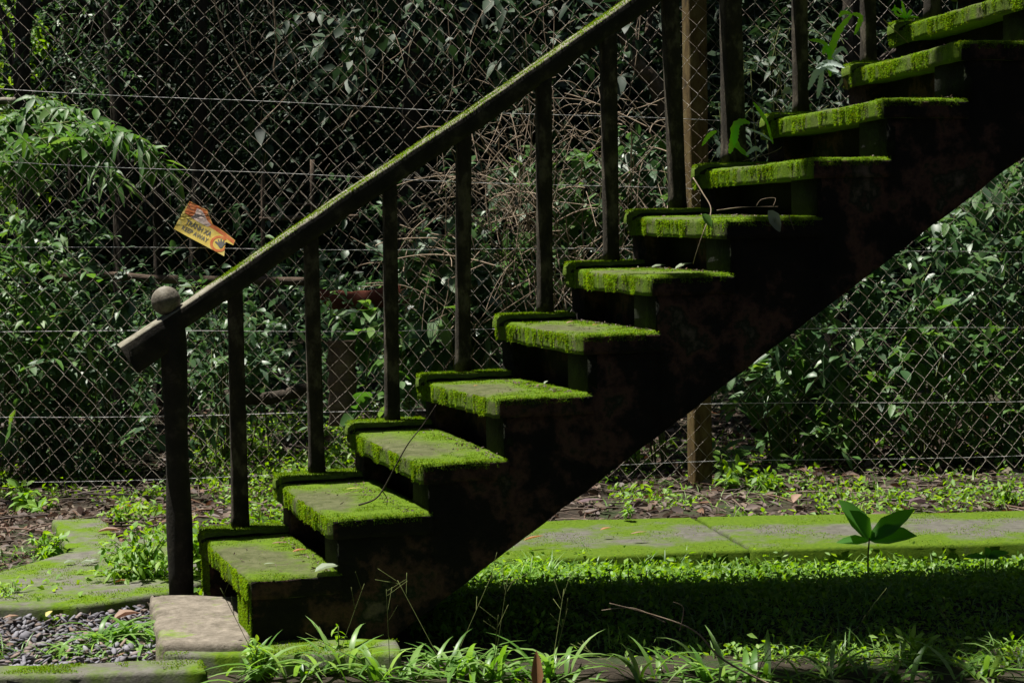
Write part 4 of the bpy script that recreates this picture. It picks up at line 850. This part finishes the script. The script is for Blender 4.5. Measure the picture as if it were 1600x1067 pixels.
weed(190, 820, G0, .10, 8, .035, 'small weed beside the orange dead leaf')
weed(20, 955, G0+.03, .07, 10, .022, 'tiny low weed at the left edge of the mossy slab')
weed(530, 1045, G0+.0, .12, 3, .035, 'thin three leaved weed in front of the kerb strip')
weed(400, 1060, G0+.0, .10, 3, .04, 'small weed in front of the kerb joint')
weed(1130, 765, G0, .16, 9, .06, 'leafy weed at the foot of the ochre fence post')
weed(1200, 770, G0, .09, 8, .045, 'low bright weed right of the ochre fence post')
weed(1570, 790, G0, .09, 14, .03, 'cushion of fine green weed at the right edge behind the walkway')
weed(980, 830, G0+.06, .07, 3, .03, 'slender weed growing at the walkway joint')
weed(1000, 740, G0, .22, 5, .05, 'tall thin weed rising left of the ochre fence post')
weed(1440, 1040, G0, .10, 3, .075, 'palmate leaved weed in the shade at the lower right', asp=.25)
weed(620, 745, G0, .25, 10, .09, 'arching leafy weed behind the third step ledge', asp=.3)
# the large seedling and a smaller one
def seedling(x, y, z, h, lv, label, sc=1.):
    b = pg(x, y); t = thing('seedling', b, label, 'seedling'); m = MB(); top = b+np.array([.005, 0, h]); tubes(m, curve([b, (b+top)/2+np.array([-.004, 0, 0]), top], 8), np.linspace(.003, .002, 8)*sc, 6); m.build('stem', M_stem, t)
    for (dx, dy, dz, L, Wd) in lv:
        lm = MB(); D = RT*dx+np.array([0, -1, 0])*dy+np.array([0, 0, 1.])*dz
        leaves(lm, [top+np.array([0, 0, -.01])], [D], [np.array([-.15*dx, -.8, .9])], L*sc, Wd*sc, .35, .12); lm.build('leaf', M_big, t, smooth=True)
M_big = leaf_mat('seedling_leaf', [(.06, .18, .03), (.09, .25, .04)], .55, .6, spec=.2)
seedling(1357, 905, G0, .15, [(-.55, -.1, 1.0, .17, .075), (-.5, .25, .75, .13, .07), (.95, .1, .75, .155, .06), (.95, .35, .3, .135, .07), (-1, .2, .12, .10, .035)], 'seedling with five large oval leaves standing on the sunlit lawn', 1.32)
seedling(1540, 905, G0, .09, [(.95, 0, .35, .09, .035), (-.2, .2, .9, .05, .04), (-1, .1, .1, .09, .03), (.6, .5, .1, .05, .03)], 'smaller round leaved seedling near the right edge of the lawn')
# fallen branch in the shade
def twig(ptsd, r, label, mat=None, name='twig', cat='twig', extra=()):
    """world-space branch"""
    m = MB(); tubes(m, curve(ptsd, 26), np.linspace(r, r*.45, 26)[None], 6)
    for e in extra: tubes(m, curve(e, 14), np.linspace(r*.6, r*.3, 14)[None], 5)
    tag(m.build(name, mat or M_twig), label, cat)
v5 = lambda x, y, d=5.25: vp(x, y, d)
twig([v5(1215, 1075), v5(1130, 1030), v5(1085, 985), v5(1020, 960), v5(952, 942)], .0034, 'pale forked dry branch lying over the shaded lawn at the lower right', name='fallen_branch', cat='branch', extra=([v5(1040, 972), v5(990, 950), v5(940, 953)], [v5(1062, 985), v5(1068, 950), v5(1052, 940)]))
twig([v5(1178, 1080, 5), v5(1188, 1040, 5), v5(1202, 1012, 5)], .0016, 'short thin reddish stick standing at the bottom edge')
# litter on the treads
def tz(i, s, t): # point on tread i
    nx, nz = NR[i]; fx, fz = FR[i]; a = t/.878; return np.array([nx+(fx-nx)*a+s, t, nz+(fz-nz)*a+.006])
def dleaf(p, ang, L, Wd, label, mat, tilt=.12, up=(0, 0, 1), droop=.1, fold=.6):
    m = MB(); leaves(m, [p], [(math.cos(ang), math.sin(ang), tilt)], [up], L, Wd, fold, droop); o = m.build('fallen_leaf', mat); tag(o, label, 'leaf'); return o
M_ol = leaf_mat('orange_dead_leaf', [(.28, .12, .045), (.34, .18, .07)], .15, .7); M_yl = leaf_mat('yellow_leaf', [(.5, .42, .1), (.55, .5, .16)], .2, .5)
M_pl = leaf_mat('pale_wilted_leaf', [(.20, .26, .17), (.32, .36, .27)], .25, .6, spec=.3); M_br = leaf_mat('brown_dead_leaf', [(.18, .10, .06), (.28, .17, .11)], .1, .6); M_pu = leaf_mat('purple_dead_leaf', [(.07, .045, .05), (.14, .09, .10)], .1, .6)
def on(px_, py_, i): # pixel on the level of tread i
    p = pz(px_, py_, NR[i][1]+.008); return p
dleaf(on(457, 862, 0), .3, .05, .016, 'narrow orange dead leaf on the lowest tread', M_ol)
dleaf(on(492, 893, 0), .1, .085, .05, 'large pale wilted leaf at the right corner of the lowest tread', M_pl, .25)
dleaf(on(412, 881, 0), .0, .035, .010, 'small pale star shaped leaf on the lowest tread', M_pl)
dleaf(on(424, 849, 0), -.05, .05, .012, 'dark curled brown leaf on the lowest tread', M_br, .05)
dleaf(on(540, 764, 1), .1, .06, .012, 'yellow narrow leaf on the second tread', M_yl, .1)
dleaf(on(740, 603, 3), .5, .022, .009, 'small tan leaf on the fourth tread', M_ol)
dleaf(on(850, 600, 3), .6, .025, .010, 'pale curled leaf at the right of the fourth tread', M_pl, .5)
dleaf(on(735, 583, 3), .6, .03, .010, 'tan leaf in the baluster shadow on the fourth tread', M_ol, .3)
dleaf(on(885, 505, 4), .2, .035, .02, 'crumpled dark red leaf in the middle of the fifth tread', M_br, .3)
dleaf(on(925, 508, 4), .1, .025, .012, 'pinkish dead leaf near the front of the fifth tread', M_ol)
dleaf(on(1018, 418, 5), .05, .055, .022, 'curled brown and white leaf on the sixth tread', M_pl, .2)
dleaf(on(1055, 420, 5), .2, .075, .024, 'pale wilted leaf beside the stick on the sixth tread', M_pl, .35)
dleaf(on(1075, 416, 5), -.1, .07, .016, 'long wilted leaf at the right of the sixth tread', M_pl, .1)
dleaf(on(984, 421, 5), .2, .03, .010, 'small tan leaf at the left of the sixth tread', M_ol)
dleaf(py(1200, 329, -.012), .15, .075, .045, 'pale green leaf hanging over the edge of the seventh tread', M_pl, -1.3, (0, -1, .2))
dleaf(py(1097, 335, .06), .1, .05, .03, 'bright green leaf hanging beside the stick on the seventh tread', M_lt, -1., (0, -1, .2))
m = MB(); c_ = py(1000, 508, .18); P = np.tile(c_, (7, 1)); a = np.linspace(0, 5.6, 7); leaves(m, P, np.column_stack([np.cos(a), np.sin(a), np.full(7, .7)]), np.column_stack([-np.cos(a), -np.sin(a), np.full(7, .6)]), .022, .022, .3, -.2)
tag(m.build('bracket_fungus', M_pu), 'small reddish cup shaped fungus at the back of the fifth tread', 'fungus')
twig([py(560, 789, .18), py(585, 780, .17), py(600, 762, .16), py(625, 715, .12), py(640, 690, .10), py(660, 665, .08), py(682, 632, .06)], .0030, 'curved brown stick leaning up from the second tread across the third', M_bark, name='stick', cat='stick', extra=([py(597, 766, .16), py(605, 780, .16), py(603, 795, .15)],))
twig([py(1083, 278, .2), py(1098, 302, .15), py(1111, 328, .10), py(1100, 360, .06), py(1088, 395, .09), py(1083, 412, .12)], .0022, 'thin bent tan stalk hanging from the eighth tread down to the sixth', name='stalk', cat='stalk')
twig([py(1120, 329, .06), py(1160, 324, .05), py(1216, 323, .04)], .0018, 'straight tan twig lying along the edge of the seventh tread')
twig([py(1182, 322, .06), py(1190, 312, .06), py(1211, 310, .05), py(1208, 322, .04)], .0014, 'small bent twig arching over the seventh tread')
twig([py(1232, 335, -.01), py(1236, 346, -.012), py(1241, 360, -.014)], .0014, 'short pale twig hanging under the seventh tread')
twig([py(560, 766, .45), py(540, 772, .4), py(585, 773, .4)], .0012, 'fine brown twig lying on the second tread')
m = MB()
for i in range(10):
    n = 26; s_ = U(.02, .25, n); t_2 = U(.05, .75, n); P = np.array([tz(i, a, b) for a, b in zip(s_, t_2)]); k = P[:, 0] < NR[i+1][0]+.02; P = P[k]; n = len(P)
    leaves(m, P, rnd_dir(n)*np.array([1, 1, .2]), rnd_dir(n, 1.5), U(.005, .018, n), U(.002, .006, n), .5, .2)
    n = 120; t_2 = U(.0, .75, n); P = np.array([tz(i, .235+rs.normal()*.012, b) for b in t_2]); leaves(m, P, rnd_dir(n)*np.array([1, 1, .4]), rnd_dir(n, 1.5), U(.004, .014, n), U(.002, .007, n), .5, .2)
tag(m.build('tread_debris', M_litter), 'crumbs of dead leaf and bark scattered over the mossy treads', 'debris', kind='stuff')
# ferns and sprouts on the upper treads
def fern(base, fr, label, mats, name='fern'):
    t = thing(name, base, label, 'fern'); 
    for (pts, wd, mt_) in fr:
        C = curve(pts, 18); T = np.gradient(C, axis=0); S = nrm(np.cross(T, np.array([0, -1., .35]))); u = np.linspace(0, 1, 18)
        wv = wd*np.sin(np.pi*np.clip(u*.93+.05, 0, 1))**.7*(1+.16*np.where(np.arange(18) % 2 == 0, 1, -1)); m = MB()
        V = np.stack([C-S*wv[:, None], C-np.array([0, -.003, 0]), C+S*wv[:, None]], 1).reshape(-1, 3); q = []
        for i in range(17): q += [(i*3, i*3+1, i*3+4, i*3+3), (i*3+1, i*3+2, i*3+5, i*3+4)]
        m.add(V, q); m.build('frond', mt_, t, smooth=True)
Y_ = .80; Q = lambda x, y, dy=0: py(x, y, Y_+dy)
M_fr = leaf_mat('fern_frond', [(.3, .72, .07), (.38, .8, .1)], .6, .4); M_fp = leaf_mat('pale_fern_frond', [(.5, .62, .56), (.62, .7, .66)], .3, .3, spec=.7)
fern(Q(1297, 130), [([Q(1297, 120), Q(1298, 85), Q(1310, 50), Q(1332, 22)], .013, M_fr), ([Q(1332, 22), Q(1345, 28), Q(1335, 55)], .010, M_fr), ([Q(1330, 22), Q(1318, 20), Q(1311, 27)], .008, M_fr),
   ([Q(1300, 82), Q(1285, 66), Q(1265, 63)], .008, M_fr), ([Q(1298, 90), Q(1290, 76), Q(1286, 86)], .010, M_fr), ([Q(1300, 90, -.05), Q(1315, 76, -.05), Q(1325, 86, -.05)], .008, M_fp),
   ([Q(1275, 107, -.1), Q(1295, 98, -.1), Q(1320, 106, -.12)], .011, M_fp), ([Q(1282, 100, -.1), Q(1300, 108, -.1), Q(1315, 119, -.12)], .011, M_fp), ([Q(1290, 105), Q(1275, 115), Q(1263, 141)], .012, M_fp), ([Q(1285, 108), Q(1282, 130), Q(1277, 155)], .010, M_fp)],
   'jagged fern with upright green frond and white reflecting fronds beside the tenth tread', None)
fern(Q(1175, 245), [([Q(1170, 245), Q(1150, 225), Q(1148, 200), Q(1160, 190), Q(1172, 193)], .014, M_fr), ([Q(1140, 240), Q(1148, 212), Q(1152, 195)], .014, M_fr), ([Q(1120, 205), Q(1108, 212), Q(1097, 228)], .008, M_fr), ([Q(1208, 222), Q(1190, 210), Q(1168, 201)], .0045, M_fp), ([Q(1200, 195), Q(1190, 178), Q(1177, 160)], .008, M_fr), ([Q(1208, 225), Q(1202, 205), Q(1198, 190)], .006, M_fr), ([Q(1165, 243), Q(1180, 232), Q(1190, 238)], .008, M_fp)],
   'curling green fern at the baluster foot on the eighth tread', None)
fern(Q(1415, 45), [([Q(1416, 45), Q(1414, 25), Q(1409, 2)], .008, M_fr), ([Q(1414, 28), Q(1403, 15), Q(1393, 17)], .006, M_fr), ([Q(1414, 28), Q(1400, 22), Q(1398, 8)], .006, M_fr), ([Q(1415, 30), Q(1422, 20), Q(1424, 15)], .006, M_fr), ([Q(1415, 30), Q(1425, 27), Q(1436, 28)], .005, M_fr)], 'five pointed bright sprout at the corner of the eleventh tread', None, 'sprout')
twig([Q(1195, 103, -.02), Q(1212, 108, -.02), Q(1221, 130, -.02), Q(1212, 155, -.02), Q(1222, 185, -.02), Q(1226, 215, -.02), Q(1215, 235, -.02), Q(1160, 252, -.02)], .0022, 'long curling bare tendril rising beside the ninth baluster', name='tendril', cat='tendril')
twig([Q(1380, 30, -.05), Q(1395, 45, -.05), Q(1420, 68, -.05)], .002, 'fine stalk bending under the eleventh tread')
dleaf(Q(1222, 146), .2, .05, .03, 'pale dying leaf stuck behind the ninth baluster', M_pl, .4, (0, -1, .3))
dleaf(Q(1318, 122, -.03), .1, .045, .014, 'narrow withered pink leaf hanging under the tenth tread', M_br, -2.5, (0, -1, .2))
dleaf(Q(1316, 122, -.03), 2.9, .035, .012, 'narrow withered white leaf hanging under the tenth tread', M_pl, -2.5, (0, -1, .2))
# coloured leaves on the ground and paths
def gl(x, y, z, L, Wd, label, mat, ang=.2, tilt=.15): dleaf(pz(x, y, z), ang, L, Wd, label, mat, tilt)
gl(152, 831, .004, .10, .03, 'dark brown curled leaf on the mossy slab', M_br, -.1)
gl(172, 884, .004, .08, .02, 'long cream dead leaf lying on the mossy slab', M_ol, .05, .05)
gl(180, 909, .004, .045, .018, 'short cream leaf at the front of the mossy slab', M_ol)
gl(182, 797, G0+.05, .07, .05, 'bright orange leaf caught in the weed behind the slab', leaf_mat('bright_orange', [(.62, .22, .03), (.65, .27, .04)], .2, .5), .1, .4)
gl(100, 880, .004, .05, .022, 'pale fallen leaflet on the left part of the mossy slab', M_pl, .3)
gl(125, 880, .004, .055, .024, 'pale fallen leaflet second from the left on the mossy slab', M_pl, -.3)
gl(140, 878, .004, .05, .02, 'pale fallen leaflet right of its two neighbours on the mossy slab', M_pl, .8)
gl(72, 963, G0+.04, .04, .02, 'yellow leaf on the pebbles', M_yl, .9, .5)
gl(8, 965, G0+.04, .045, .03, 'rounded brown leaf on the pebbles at the left edge', M_br)
gl(178, 968, G0+.03, .09, .05, 'large dark brown leaf curled against the concrete pad', M_br, .2, .3)
gl(938, 828, .004, .05, .02, 'orange leaf on the walkway behind the stair', M_ol)
gl(985, 834, .004, .07, .02, 'red brown leaf on the walkway right of the orange one', M_br, .0)
gl(818, 844, .004, .09, .015, 'narrow tan leaf on the walkway at the stringer foot', M_ol)
gl(1375, 778, G0+.016, .11, .06, 'big purplish dead leaf left in the pile behind the walkway', M_pu, .2, .03)
gl(1420, 785, G0+.016, .11, .06, 'big purplish dead leaf in the middle of the pile behind the walkway', M_pu, -.2, .03)
gl(1430, 768, G0+.016, .11, .06, 'big purplish dead leaf right in the pile behind the walkway', M_pu, .5, .03)
gl(1240, 785, G0+.03, .07, .05, 'upright rusty brown leaf behind the walkway', M_br, .5, .6)
gl(900, 786, G0+.02, .16, .07, 'long purplish leaf lying near the stringer behind the walkway', M_pu, .1, .1)
dleaf(pz(838, 1085, G0), 1.2, .13, .035, 'tan dead leaf standing upright in the front grass', M_ol, 3.5, (0, -1, 0))
